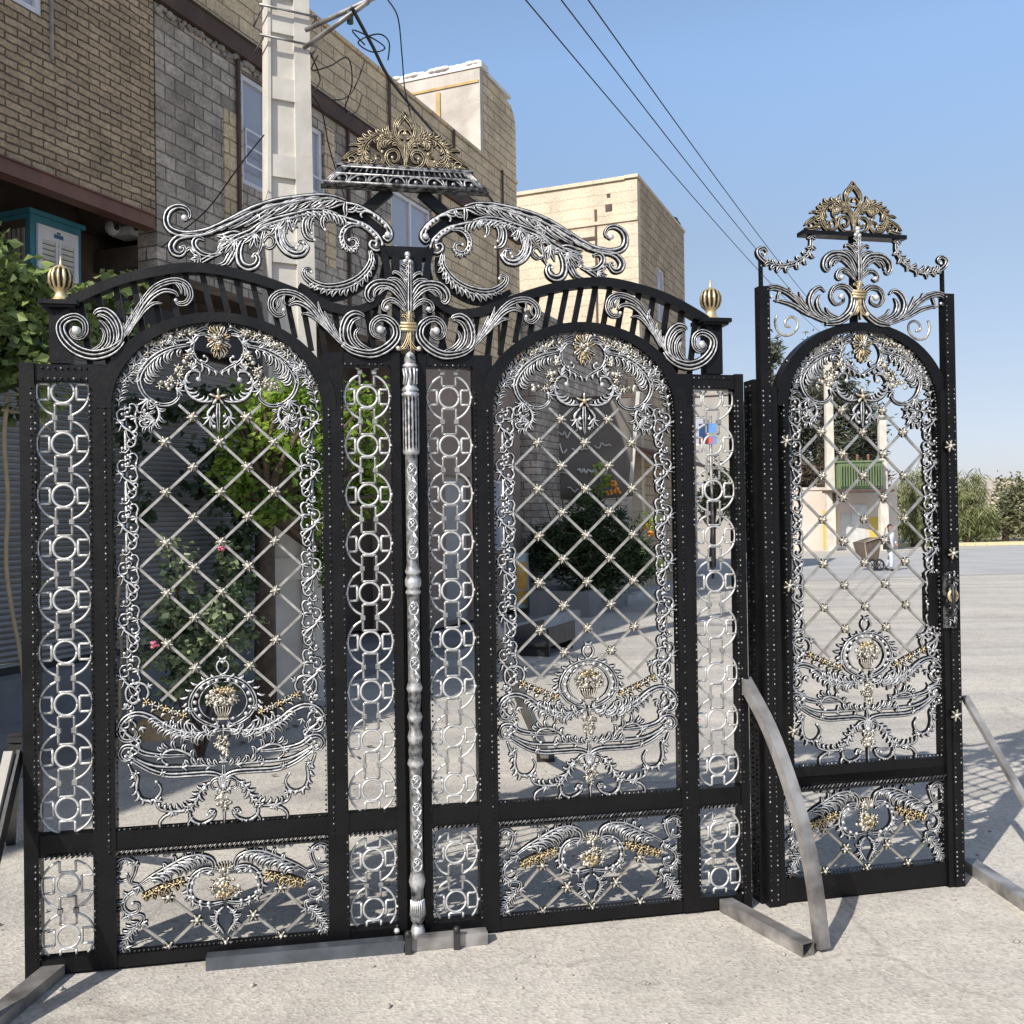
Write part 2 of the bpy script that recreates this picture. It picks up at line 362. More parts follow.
def make_leaf(root, cx, top_off, bot_off, half, vbot, rails):
    """arched leaf of a gate: frame, lattice with rosettes, vine borders, shell cartouche, flower basket"""
    s = MB(); apex = 2.352 + top_off; spr = 2.03 + top_off
    arch_ring(s, half + .052, apex + .036 - spr, half, apex - spr, spr, spr, -.034, .030)
    for sg in (1, -1):
        x0, x1 = sorted((sg * half, sg * (half + rails)))
        s.box(x0, x1, -.032, .03, vbot, spr + .02)
    s.box(-half, half, -.028, .028, vbot, vbot + .07)
    leaf = s.build('arched_leaf', M_BLACK, root); leaf.location = (cx, 0, 0)
    for sg in (1, -1):
        for x, v0_, y_, st in ((half - .006, vbot + .075, -.020, .0185), (half + .022, vbot, -.035, .021)):
            b = MB(); beads(b, (sg * x, v0_), (sg * x, spr), y_, st); b.build('beaded_trim', M_SILVER, leaf)
    b = MB(); beads(b, (-half + .01, vbot + .074), (half - .01, vbot + .074), -.02); b.build('beaded_trim', M_SILVER, leaf)
    b = MB()
    for i in range(70):
        t = math.pi * i / 69; b.ball(((half - .006) * math.cos(t), -.02, spr + (apex - spr - .006) * math.sin(t)), .004, 0, .5, 5)
    b.build('beaded_trim', M_SILVER, leaf)
    V0 = 1.909 + (top_off + bot_off) / 2
    # lattice
    l = MB(); pa, pv = .097, .0925; nodes = []
    for j in range(0, 11):
        v = V0 + pv - j * pv
        cols = (-1, 1) if j % 2 == 0 else (-2, 0, 2)
        for c in cols: nodes.append((c * pa, v))
    vt, vb = V0 + pv * 1.9, V0 - pv * 10.3 + (.0 if vbot < .5 else .0)
    for d in (1, -1):
        for k in range(-14, 15):
            pts = []
            for i in range(0, 141):
                a = -.291 + .582 * i / 140; v = V0 + d * a / pa * pv - k * 2 * pv
                if vb <= v <= vt - abs(a) * .25: pts.append((a, v))
            if len(pts) > 6:
                (a0, w0), (a1, w1) = pts[0], pts[-1]
                l.beam((a0, .002 * d, w0), (a1, .002 * d, w1), .0095, .0095, 0, (0, 1, 0))
    l.build('lattice_bars', M_LATT, leaf)
    first = None
    for a, v in nodes:
        if first is None:
            f = MB(); f.flower((0, 0), .0215, 0, -.008, 6); f.ball((0, -.004, 0), .0185, 0, .6, 10, (1, .6, 1)); f.ball((0, -.018, 0), .007, 0, 1, 6)
            first = f.build('rosette', M_PALE, leaf); o = first
        else: o = first.copy(); COL.objects.link(o); o.parent = leaf
        o.location = (a, -.004, v); o.rotation_euler = (0, rnd.uniform(-.3, .3), 0); o.scale = (rnd.uniform(.9, 1.08),) * 3
    # vine borders
    for sg in (-1, 1):
        m = MB(); yv = -.006
        m.tube([(-.333, yv + .006, vbot + .36), (-.333, yv + .006, spr + .02)], .0055, 6, 0, .8)
        v = spr - .0; k = 0
        while v > vbot + .36:
            j = lambda: rnd.uniform(-.003, .003)
            m.cscroll([(-.330, v), (-.352, v - .004), (-.362, v - .022), (-.352, v - .042), (-.333, v - .040), (-.330, v - .024), (-.342, v - .020)], [.007, .012, .014, .012, .009, .007], 1, 0, yv)
            m.stroke([(-.338, v - .055), (-.352, v - .046), (-.370, v - .034), (-.378, v - .031)], [.016, .018, .010, .003], 1, None, yv - .002)
            m.cscroll([(-.350, v - .048), (-.335, v - .068), (-.312, v - .084), (-.297, v - .104), (-.299, v - .130), (-.315, v - .140), (-.326, v - .128), (-.318, v - .117)], [.010, .017, .016, .013, .012, .010, .008], 1, 0, yv - .003)
            m.stroke([(-.313, v - .082), (-.298, v - .080), (-.290, v - .068 + j())], [.012, .010, .003], 1, None, yv)
            m.cscroll([(-.330, v - .075), (-.324, v - .100), (-.312, v - .113), (-.303, v - .108)], [.008, .010, .008, .006], 1, 0, yv - .001)
            m.stroke([(-.345, v - .060), (-.352, v - .078), (-.362, v - .085)], [.012, .010, .003], 1, None, yv)
            m.cscroll([(-.333, v - .128), (-.322, v - .142), (-.312, v - .160), (-.322, v - .170)], [.009, .011, .009, .006], 1, 0, yv)
            m.stroke([(-.322, v - .118), (-.310, v - .122), (-.302, v - .133)], [.010, .009, .004], 1, None, yv)
            m.stroke([(-.333, v - .150), (-.344, v - .160), (-.356, v - .158)], [.010, .009, .003], 1, None, yv)
            m.fan((-.350, v - .052), 150, 2, .026, .009, 40, yv - .004); m.cscroll([(-.308, v - .090), (-.296, v - .084), (-.289, v - .094), (-.297, v - .102)], [.010, .011, .009, .006], 1, 0, yv - .004); m.cscroll([(-.318, v - .145), (-.330, v - .160), (-.345, v - .156), (-.342, v - .144)], [.010, .011, .009, .006], 1, 0, yv - .004); m.cscroll([(-.335, v - .005), (-.322, v + .004), (-.314, v - .006), (-.322, v - .014)], [.009, .010, .008, .006], 1, 0, yv - .004)
            v -= .1865
        for j in range(0, 11, 2):                       # leaf sprays where the lattice meets the border
            v = V0 + pv - j * pv
            if j == 0: v -= .004
            m.stroke([(-.289, v), (-.312, v + .004), (-.334, v + .002)], [.012, .016, .010], 1, None, yv - .002)
            m.fan((-.296, v), 120, 2, .030, .010, 50, yv - .003); m.fan((-.296, v), 240, 2, .030, .010, 50, yv - .003)
            m.cscroll([(-.300, v + .010), (-.290, v + .032), (-.300, v + .050), (-.316, v + .048), (-.314, v + .036)], [.009, .013, .012, .009, .006], 1, 0, yv - .002)
            m.cscroll([(-.300, v - .010), (-.290, v - .032), (-.300, v - .050), (-.316, v - .048), (-.314, v - .036)], [.009, .013, .012, .009, .006], 1, 0, yv - .002)
        if sg == 1: m.mirror(0); nh = len(m.v) // 2; m2 = MB(); m2.v = m.v[nh:]; m2.a = m.a[nh:]; nf = len(m.f) // 2; m2.f = [tuple(i - nh for i in f) for f in m.f[nf:]]; m2.m = m.m[nf:]; m2.sm = m.sm[nf:]; m = m2
        m.build('vine_border', M_SILVER_DARK, leaf)
    # top cartouche, drawn for the left half, then mirrored
    T = lambda *p: [(a, v + top_off) for a, v in tr(cT, p, cx=LC)]
    m = MB(1.05); yc = -.008
    m.cscroll(T((390, 150), (310, 165), (240, 200), (190, 250), (170, 300), (185, 350), (215, 382), (260, 405), (310, 400), (340, 370), (332, 338)), [.012, .020, .024, .024, .022, .020, .018, .018, .016, .013, .010], 2, 0, yc)
    m.lobes(T((370, 165), (300, 180), (240, 215), (205, 255), (190, 310)), 9, .045, .014, 1, 60, 120, .05, .95, 1, yc)
    m.lobes(T((390, 150), (300, 165), (230, 200), (185, 255), (172, 310)), 7, .028, .011, -1, 40, 90, .1, .95, 1, yc)
    m.cscroll(T((455, 105), (425, 110), (402, 140), (398, 180), (420, 220), (465, 245), (508, 272)), [.012, .018, .020, .018, .018, .016, .010], 2, 0, yc, knob=False)
    m.lobes(T((440, 105), (402, 150), (405, 200), (450, 240), (500, 265)), 8, .026, .010, -1, 50, 90, .0, 1, 1, yc)
    m.cscroll(T((430, 215), (455, 225), (462, 208), (448, 200)), [.010, .012, .010, .008], 1, 0, yc)
    m.stroke(T((478, 92), (450, 78), (420, 92), (400, 85)), [.010, .018, .016, .004], 2, None, yc)
    m.cscroll(T((405, 128), (320, 135), (240, 158), (190, 200), (168, 190), (168, 165)), [.010, .016, .016, .014, .012, .008], 1, 0, yc)
    m.cscroll(T((190, 200), (178, 228), (198, 235), (205, 215)), .011, 1, 0, yc)
    m.cscroll(T((425, 300), (428, 268), (395, 262), (370, 290), (368, 330), (390, 368), (430, 390), (475, 392), (505, 380)), [.008, .013, .017, .019, .019, .018, .016, .014, .010], 1, 0, yc, knob=False)
    m.ball((*[(lambda q: (q[0], yc - .006, q[1]))(T((423, 298))[0])][0],), .010, 0, 1, 8)
    m.lobes(T((370, 290), (368, 330), (390, 368), (430, 392), (475, 395)), 6, .030, .010, 1, 50, 110, .0, .9, 1, yc)
    m.cscroll(T((215, 382), (185, 395), (162, 415), (170, 440), (195, 430)), [.016, .018, .016, .012, .008], 1, 0, yc)
    m.cscroll(T((215, 385), (250, 420), (255, 460), (225, 498), (185, 500), (172, 480), (195, 470)), [.010, .016, .018, .016, .013, .010, .007], 1, 0, yc)
    m.lobes(T((230, 390), (255, 440), (235, 490), (190, 505)), 6, .026, .011, 1, 60, 100, 0, 1, 1, yc)
    m.lobes(T((240, 400), (235, 440), (200, 470)), 4, .028, .011, -1, 60, 100, 0, 1, 1, yc)
    m.cscroll(T((500, 400), (475, 425), (462, 450), (480, 468), (492, 455)), [.012, .018, .016, .012, .008], 1, 0, yc)
    m.cscroll(T((490, 440), (478, 485), (492, 500)), .012, 1, 0, yc)
    # corner leaf that heads the side vine
    m.stroke(T((85, 198), (110, 215), (140, 222), (160, 240), (155, 260)), [.004, .014, .018, .014, .008], 2, None, yc)
    m.cscroll(T((150, 225), (165, 245), (150, 258), (138, 245)), .011, 1, 0, yc)
    m.stroke(T((150, 250), (120, 285), (80, 305), (45, 300), (50, 285)), [.010, .018, .018, .010, .003], 2, None, yc)
    m.stroke(T((120, 285), (135, 305), (150, 318)), [.012, .012, .004], 1, None, yc)
    m.bunch(T((365, 95))[0], .038, .016, 12, .010, 2, yc); m.bunch(T((300, 115))[0], .040, .017, 13, .010, 2, yc); m.bunch(T((235, 145))[0], .034, .020, 11, .010, 2, yc)
    m.bunch(T((300, 315))[0], .040, .022, 12, .010, 2, yc); m.bunch(T((350, 270))[0], .026, .030, 12, .010, 2, yc); m.bunch(T((380, 205))[0], .018, .034, 9, .010, 2, yc)
    for c_, an, n_, L_ in (((210, 380), 240, 5, .05), ((240, 470), 200, 5, .04), ((190, 250), 170, 4, .04), ((395, 260), 60, 4, .035), ((330, 340), 330, 4, .04), ((300, 150), 120, 5, .035), ((205, 440), 300, 4, .035), ((150, 230), 130, 4, .04), ((475, 455), 250, 4, .045), ((410, 140), 170, 4, .035), ((365, 320), 150, 4, .03)):
        m.fan(T(c_)[0], an, n_, L_, .0095, 75, yc - .003)
    # leaf garland that follows the arch up to the shell
    ea, eb = half - .022, apex - spr - .024
    ga = [(-ea * math.cos(R(k)), spr + eb * math.sin(R(k))) for k in (2, 14, 26, 38, 50, 62, 74)]
    m.stroke(ga, [.008, .012, .014, .014, .014, .012, .008], 1, None, yc + .002)
    m.lobes(ga, 15, .034, .011, -1, 50, 90, .02, 1, 1, yc); m.lobes(ga, 13, .026, .010, 1, 50, 90, .02, 1, 1, yc)
    for k in (20, 32, 44, 56, 68): m.flower((-(ea - .004) * math.cos(R(k)), spr + (eb - .004) * math.sin(R(k))), .016, 2 if k > 40 else 0, yc - .008, 5, None, k)
    m.mirror(0)
    cx_ = 508
    m.stroke(T((508, 400), (508, 450), (510, 528)), [.014, .022, .004], 2, None, yc - .006)
    m.build('cartouche', PATD, leaf)
    g = MB()
    for i in range(17):
        a_ = 2 * math.pi * (i + .5) / 17; ex, ey = math.sin(a_), -math.cos(a_)
        rx = 46 + 8 * (i % 2); ry = 64 if ey < 0 else 84
        g.stroke(T((508 + 8 * ex, 128 + 8 * ey), (508 + .5 * rx * ex, 128 + .5 * ry * ey), (508 + rx * ex * .92 + 7 * ey, 128 + ry * .82 * ey), (508 + rx * ex - 8 * abs(ex) * ex, 128 + ry * ey)), [.008, .019, .021, .006], 2, .011, -.012 - .004 * (i % 2), 2 if i % 3 else 1, n=8)
    g.bunch(T((508, 125))[0], .018, .022, 16, .008, 2, -.022); g.bunch(T((508, 170))[0], .010, .016, 7, .007, 1, -.022)
    g.cscroll(T((455, 75), (470, 48), (508, 36), (546, 48), (561, 75)), [.010, .016, .018, .016, .010], 2, 0, -.014)
    g.build('shell', PAT, leaf)
    f = MB(); f.flower(T((508, 375))[0], .034, 2, -.014, 5, 1, .3); f.build('centre_flower', PAT, leaf)
    # bottom composition, drawn for the right half
    W = lambda *p: [(a - .012, v + bot_off) for a, v in tr(cB, p, cx=LC)]
    m = MB(1.1)
    m.cscroll(W((535, 325), (585, 328), (640, 355), (672, 400), (678, 440), (655, 485), (615, 515), (580, 528), (565, 510), (585, 500)), [.012, .016, .018, .018, .018, .018, .016, .013, .010, .008], 2, 0, yc)
    m.stroke(W((545, 345), (585, 350), (620, 375), (640, 410), (642, 440), (625, 475), (595, 498)), .009, 1, None, yc)
    for x, y in ((600, 345), (630, 365), (650, 393), (659, 422), (656, 452), (640, 480), (565, 338)):
        p = W((x, y))[0]; m.ball((p[0], yc - .008, p[1]), .0085, 0, .9, 6)
    m.lobes(W((560, 322), (640, 345), (690, 400), (690, 450)), 7, .022, .010, 1, 45, 90, 0, 1, 1, yc)
    m.cscroll(W((525, 318), (552, 308), (566, 282), (556, 258), (540, 262)), [.007, .010, .011, .010, .007], 1, 0, yc)
    m.stroke(W((525, 250), (545, 248), (558, 236)), [.012, .012, .003], 1, None, yc)
    # big S arm
    m.cscroll(W((545, 548), (590, 552), (650, 558), (720, 545), (790, 505), (840, 465), (895, 445), (945, 462), (972, 505), (958, 545), (922, 553), (900, 530), (912, 508)), [.010, .018, .026, .030, .028, .024, .022, .022, .020, .018, .015, .012, .009], 2, 0, yc)
    m.lobes(W((600, 552), (680, 555), (760, 520), (830, 470)), 8, .042, .014, -1, 40, 110, .05, .98, 1, yc)
    m.lobes(W((590, 545), (680, 548), (760, 512)), 5, .036, .014, 1, 45, 110, .0, .98, 1, yc)
    m.cscroll(W((935, 470), (910, 480), (900, 505)), .013, 1, 0, yc, knob=False)
    m.cscroll(W((600, 540), (570, 520), (560, 540), (580, 552)), .012, 1, 0, yc)
    # second, heavy beam with its scroll ends
    m.stroke(W((548, 785), (556, 748), (600, 728), (680, 722), (770, 715), (840, 690), (900, 650), (945, 612)), [.012, .020, .022, .022, .022, .020, .018, .012], 2, None, yc)
    m.stroke(W((580, 700), (650, 690), (730, 685), (820, 672), (890, 640), (935, 600)), [.008, .012, .014, .014, .012, .008], 1, None, yc)
    m.cscroll(W((700, 640), (790, 632), (870, 612), (915, 580), (950, 578), (968, 605), (952, 632), (925, 622), (932, 600)), [.010, .018, .022, .022, .020, .018, .015, .012, .008], 2, 0, yc)
    m.cscroll(W((660, 690), (670, 660), (700, 630), (750, 610), (790, 620), (800, 650), (780, 670)), [.012, .014, .015, .015, .013, .011, .008], 1, 0, yc)
    m.lobes(W((640, 690), (690, 640), (760, 605), (800, 610)), 6, .028, .012, 1, 50, 110, 0, 1, 1, yc)
    m.lobes(W((560, 700), (620, 690), (700, 680)), 5, .030, .012, 1, 45, 100, 0, 1, 1, yc)
    m.cscroll(W((530, 810), (545, 770), (575, 755), (600, 770), (595, 795), (572, 798)), [.012, .018, .018, .015, .012, .008], 2, 0, yc)
    m.cscroll(W((540, 740), (565, 755), (560, 785), (545, 790)), .016, 1, 0, yc)
    # lower festoons
    m.cscroll(W((935, 650), (920, 690), (900, 705), (905, 750), (890, 795), (850, 812), (818, 795), (808, 765), (825, 735)), [.008, .014, .014, .016, .016, .014, .012, .010, .008], 1, 0, yc)
    m.lobes(W((920, 690), (905, 750), (880, 800), (830, 805)), 7, .022, .010, 1, 50, 100, 0, 1, 1, yc)
    m.cscroll(W((600, 765), (640, 790), (665, 840), (700, 868), (760, 868), (815, 850), (830, 815)), [.010, .013, .014, .016, .015, .012, .008], 1, 0, yc)
    m.lobes(W((610, 770), (650, 805), (680, 855), (760, 868), (820, 840)), 10, .024, .010, 1, 55, 100, 0, 1, 1, yc)
    m.lobes(W((620, 770), (650, 810), (690, 865)), 5, .024, .010, -1, 55, 100, 0, 1, 1, yc)
    m.cscroll(W((690, 868), (688, 910), (650, 935), (605, 925), (585, 898), (605, 885), (618, 902)), [.012, .016, .015, .014, .012, .010, .007], 1, 0, yc)
    m.cscroll(W((740, 880), (785, 880), (815, 905), (810, 938), (788, 940)), [.010, .013, .013, .011, .008], 1, 0, yc)
    m.cscroll(W((680, 900), (700, 930), (690, 950)), .011, 1, 0, yc)
    # gilded garland with its ring
    m.cscroll(W((862, 395), (848, 365), (862, 330), (900, 318), (935, 340), (935, 385), (905, 405), (885, 390)), [.010, .013, .014, .014, .014, .012, .010, .008], 1, 0, yc)
    m.stroke(W((690, 478), (750, 452), (820, 420), (870, 385)), [.012, .020, .020, .012], 1, None, yc, 2)
    for i in range(7):
        t = i / 6; p = W((705 + 150 * t, 470 - 70 * t))[0]; m.flower(p, .0145, 2 if i % 3 else 1, yc - .01, 5, ph=i)
    m.lobes(W((700, 490), (780, 455), (870, 405)), 5, .018, .010, -1, 60, 90, 0, 1, 1, yc, 2)
    m.cscroll(W((690, 470), (672, 455), (690, 440), (705, 455)), .011, 1, 0, yc)
    m.lobes(W((560, 560), (640, 575), (720, 565), (790, 520)), 5, .050, .014, 1, 30, 130, 0, 1, 1, yc - .004)
    m.lobes(W((570, 545), (650, 552), (740, 530)), 4, .045, .013, -1, 30, 130, 0, 1, 1, yc - .004)
    for c_, an, n_, L_ in (((560, 540), 20, 5, .06), ((700, 500), 200, 5, .05), ((720, 690), 160, 5, .05), ((800, 640), 30, 5, .045), ((600, 700), 20, 5, .05), ((690, 860), 60, 5, .045), ((640, 800), 130, 4, .04), ((760, 870), 300, 4, .04), ((820, 820), 120, 4, .04), ((905, 700), 330, 5, .04), ((880, 500), 250, 5, .045), ((930, 620), 200, 5, .045), ((600, 905), 120, 4, .035), ((560, 800), 300, 4, .04), ((850, 340), 150, 4, .035), ((930, 400), 300, 4, .035), ((690, 455), 180, 4, .035), ((540, 690), 60, 4, .05), ((650, 930), 260, 4, .03)):
        m.fan(W(c_)[0], an, 3, L_ * .62, .009, 70, yc - .003)
    for c_ in ((700, 868), (905, 690), (800, 700)): m.flower(W(c_)[0], .015, 0, yc - .008, 5, None, .4)
    m.mirror(0)
    m.bunch((0, W((527, 600))[0][1]), .026, .030, 16, .009, 2, yc - .004); m.bunch((0, W((527, 640))[0][1]), .020, .026, 12, .009, 2, yc - .004)
    m.bunch((0, W((527, 850))[0][1]), .026, .034, 18, .009, 2, yc - .004)
    m.stroke([(0, W((527, 700))[0][1]), (0, W((527, 760))[0][1]), (0, W((527, 820))[0][1])], [.010, .022, .014], 2, None, yc)
    m.stroke([(0, W((527, 880))[0][1]), (0, W((527, 970))[0][1])], [.014, .006], 1, None, yc)
    m.stroke([(0, W((527, 530))[0][1]), (0, W((527, 580))[0][1])], [.014, .010], 1, None, yc)
    m.build('scrollwork', PATD, leaf)
    g = MB(); z = W((527, 415))[0][1]
    g.bunch((0, z), .062, .034, 46, .0095, 2, -.012); g.bunch((0, z + .028), .034, .016, 14, .009, 1, -.014)
    zb = W((527, 465))[0][1]
    for i in range(7):
        t = (i - 3) / 3; g.stroke([(.030 * t, zb + .012), (.026 * t, zb - .006), (.013 * t, zb - .026)], [.008, .012, .007], 1, .010, -.012, 2, n=6)
    g.box(-.020, .020, -.022, -.004, zb - .036, zb - .028, 2, .8)
    g.build('flower_basket', PAT, leaf)
    return leaf

def make_kick(root, cx, half, v0, v1):
    """low panel of scrollwork under a leaf; drawn for the left half"""
    s = MB(); m = MB(1.05); yc = -.008
    base0, base1 = .052, .412; sx = half / .376
    def K(*p):
        return [(a * sx, v0 + (v - base0) / (base1 - base0) * (v1 - v0)) for a, v in tr(cK, p, cx=LC)]
    b = MB()
    b.box(-half, half, -.030, -.004, v1 + .002, v1 + .010); beads(b, (-half + .01, v0 + .006), (half - .01, v0 + .006), -.02, .016, .005)
    for sg in (1, -1): beads(b, (sg * (half - .006), v0), (sg * (half - .006), v1), -.02)
    panel = b.build('kick_panel', M_BSTEEL, root); panel.location = (cx, 0, 0)
    r_ = MB(); rope(r_, -half, half, v1 + .022, -.034); r_.build('rope_trim', M_SILVER, panel)
    l = MB(); nd = [(722, 580), (845, 680), (725, 798), (957, 780), (610, 712)]
    for i, j in ((0, 1), (1, 3), (1, 2), (0, 4), (4, 2)):
        p, q = K(nd[i])[0], K(nd[j])[0]
        if j == 3: q = (0, q[1])
        l.beam((p[0], 0, p[1]), (q[0], .002, q[1]), .0095, .0095, 0, (0, 1, 0))
    l.mirror(0); l.build('lattice_bars', M_LATT, panel)
    for x, y in nd[:4]:
        p = K((x, y))[0]
        for sg in ((1, -1) if (x, y) != nd[3] else (0,)):
            f = MB(); f.flower((sg * p[0], p[1]), .024, 0, -.008, 6); f.ball((sg * p[0], -.01, p[1]), .012, 0, .6, 6); f.build('rosette', M_PALE, panel)
    m.cscroll(K((600, 525), (650, 490), (720, 450), (790, 412), (850, 398), (905, 415), (915, 455), (885, 478), (855, 460)), [.010, .018, .024, .026, .024, .022, .018, .014, .009], 2, 0, yc)
    m.lobes(K((630, 500), (720, 450), (800, 408), (870, 400)), 9, .042, .014, -1, 50, 120, 0, 1, 1, yc)
    m.lobes(K((690, 465), (760, 425), (830, 400)), 4, .030, .012, 1, 50, 120, 0, 1, 1, yc)
    m.cscroll(K((600, 525), (560, 515), (575, 475), (580, 435), (545, 410), (508, 425), (490, 470), (512, 508), (548, 500), (545, 475)), [.008, .014, .018, .020, .020, .020, .020, .016, .012, .008], 2, 0, yc)
    m.lobes(K((580, 435), (545, 412), (500, 435), (495, 480)), 5, .024, .011, 1, 60, 100, 0, 1, 1, yc)
    m.cscroll(K((945, 465), (880, 455), (830, 485), (810, 535), (818, 580), (850, 605), (900, 612), (957, 600)), [.012, .018, .022, .024, .024, .022, .018, .012], 2, 0, yc, knob=False)
    for x, y in ((850, 480), (826, 512), (819, 545), (830, 575), (860, 594), (895, 600)):
        p = K((x, y))[0]; m.ball((p[0], yc - .016, p[1]), .0085, 0, .9, 6)
    m.lobes(K((830, 485), (808, 535), (830, 595), (900, 615)), 7, .024, .010, -1, 50, 100, 0, 1, 1, yc)
    m.cscroll(K((610, 545), (565, 560), (535, 590), (530, 625), (555, 650), (590, 640), (595, 610), (570, 605)), [.010, .016, .018, .018, .016, .014, .011, .008], 2, 0, yc)
    m.lobes(K((600, 545), (545, 580), (530, 630), (560, 655)), 6, .026, .011, -1, 55, 100, 0, 1, 1, yc)
    m.cscroll(K((560, 655), (610, 660), (608, 690), (570, 725), (540, 760), (520, 800), (535, 845), (550, 830)), [.010, .014, .016, .018, .018, .016, .012, .008], 2, 0, yc)
    m.lobes(K((600, 680), (560, 735), (525, 800)), 6, .032, .012, -1, 45, 100, 0, 1, 1, yc)
    m.lobes(K((600, 680), (560, 735), (525, 800)), 5, .030, .012, 1, 45, 100, 0, 1, 1, yc)
    m.stroke(K((530, 800), (505, 808), (488, 800)), [.014, .012, .003], 1, None, yc)
    m.cscroll(K((957, 620), (930, 650), (925, 690), (945, 720), (957, 740)), [.012, .018, .018, .014, .008], 1, 0, yc, knob=False)
    m.lobes(K((950, 640), (928, 670), (940, 715)), 4, .028, .011, -1, 50, 110, 0, 1, 1, yc)
    m.stroke(K((612, 570), (690, 535), (790, 500)), [.014, .022, .016], 1, None, yc, 1)
    for i in range(6):
        t = i / 5; p = K((625 + 150 * t, 568 - 62 * t))[0]; m.flower(p, .016, 1, yc - .011, 5, ph=i)
    m.lobes(K((610, 585), (690, 550), (790, 515)), 6, .022, .012, -1, 60, 90, 0, 1, 1, yc, 1)
    m.lobes(K((650, 395), (700, 400), (760, 385)), 3, .02, .010, 1, 60, 90, 0, 1, 1, yc)
    m.lobes(K((640, 505), (720, 452), (800, 412)), 6, .060, .016, -1, 30, 130, 0, 1, 1, yc - .003)
    for c_, an, n_, L_ in (((600, 530), 250, 5, .05), ((860, 400), 70, 4, .035), ((560, 655), 200, 5, .045), ((610, 690), 330, 4, .04), ((540, 800), 20, 5, .045), ((580, 440), 60, 4, .035), ((820, 570), 220, 4, .035), ((930, 690), 200, 4, .04), ((890, 470), 330, 4, .035), ((700, 520), 60, 5, .04), ((720, 400), 100, 4, .035)):
        m.fan(K(c_)[0], an, 3, L_ * .68, .009, 70, yc - .003)
    m.mirror(0)
    m.build('scrollwork', PATD, panel)
    g = MB(); z = K((957, 540))[0][1]
    g.bunch((0, z), .056, .040, 40, .0095, 2, -.012); g.bunch((0, z - .004), .03, .024, 12, .009, 1, -.018)
    z2 = K((957, 460))[0][1]; g.bunch((0, z2), .026, .020, 12, .009, 2, -.012)
    for i in range(7):
        t = (i - 3) / 3; g.stroke([(.010 * t, z2 - .012), (.026 * t, z2 + .012), (.034 * t, z2 + .032 - .012 * t * t)], [.006, .012, .004], 1, .01, -.010, 2, n=6)
    g.build('flower_basket', PAT, panel)
    return panel

def finial(parent, cx, z):
    f = MB(); f.lathe([(0, 0), (.044, 0), (.042, .006), (.028, .012), (.022, .024), (.020, .036), (.025, .044), (.038, .056), (.045, .076), (.045, .098), (.036, .118), (.020, .130), (.008, .135), (.005, .14), (.003, .168), (0, .17)], cx, 0, 60, 0, None, .17, 12, (.047, .128))
    f.v = [(x, y, zz + z) for x, y, zz in f.v]
    return f.build('finial', M_GOLD, parent)

def crest_leaves(P, sc=1.):
    """gilded openwork of a crest; P maps drawing points to local ones"""
    g = MB(); y = -.012
    g.stroke(P((492, 62), (468, 100), (440, 130), (430, 165), (440, 215), (465, 255), (490, 290)), [.003, .010, .014, .015, .014, .012, .008], 2, None, y)
    g.stroke(P((495, 100), (470, 125), (452, 150), (448, 180)), [.010, .016, .014, .006], 2, None, y)
    g.cscroll(P((485, 240), (458, 225), (455, 200), (475, 180), (495, 190), (497, 208)), [.008, .011, .012, .011, .009, .007], 1, 0, y)
    g.cscroll(P((494, 400), (440, 408), (395, 385), (378, 345), (395, 312), (430, 305), (455, 328), (448, 365), (422, 372), (415, 350)), [.010, .014, .016, .017, .017, .016, .014, .012, .010, .008], 2, 0, y)
    g.cscroll(P((494, 390), (484, 340), (465, 290), (430, 252), (385, 235), (345, 255), (335, 290), (355, 315)), [.008, .014, .018, .022, .024, .022, .016, .008], 3, 0, y)
    g.lobes(P((470, 300), (430, 252), (385, 238), (345, 260)), 5, .028, .013, 1, 50, 120, .1, .95, 1, y)
    g.lobes(P((430, 250), (385, 232), (345, 250)), 4, .024, .012, -1, 45, 90, .0, .95, 1, y)
    g.cscroll(P((480, 285), (430, 222), (370, 205), (310, 220), (262, 258), (240, 310), (255, 360), (295, 395), (340, 392), (362, 360), (345, 328), (315, 335), (318, 358)), [.008, .014, .018, .022, .024, .024, .022, .020, .018, .015, .012, .010, .008], 3, 0, y)
    g.lobes(P((400, 205), (310, 215), (255, 260), (235, 320)), 8, .032, .014, -1, 35, 100, 0, 1, 1, y, rev=False)
    g.lobes(P((330, 225), (265, 275), (252, 340), (290, 385)), 5, .024, .012, 1, 45, 120, 0, 1, 1, y)
    g.stroke(P((245, 320), (205, 370), (160, 385), (115, 378)), [.008, .018, .020, .004], 2, None, y)
    g.stroke(P((245, 290), (195, 310), (150, 335), (112, 362)), [.008, .020, .022, .004], 3, None, y)
    g.stroke(P((255, 265), (215, 272), (180, 268), (155, 278)), [.010, .016, .014, .004], 2, None, y)
    g.stroke(P((290, 235), (250, 240), (225, 232), (208, 236)), [.010, .014, .012, .003], 1, None, y)
    g.cscroll(P((210, 380), (180, 340), (150, 350), (160, 372)), [.008, .011, .010, .007], 1, 0, y)
    g.stroke(P((370, 210), (345, 190), (312, 188)), [.012, .014, .003], 1, None, y)
    g.stroke(P((420, 225), (395, 200), (385, 175), (392, 152)), [.010, .016, .014, .003], 2, None, y)
    g.bunch(P((215, 372))[0], .02, .012, 7, .007, 0, y)
    g.mirror(0)
    g.stroke(P((494, 405), (494, 330), (494, 270)), [.012, .016, .012], 2, None, y)
    g.box(P((105, 400))[0][0], -P((105, 400))[0][0], -.010, .012, P((494, 415))[0][1] - .006, P((494, 415))[0][1] + .004, 0, .2)
    return g

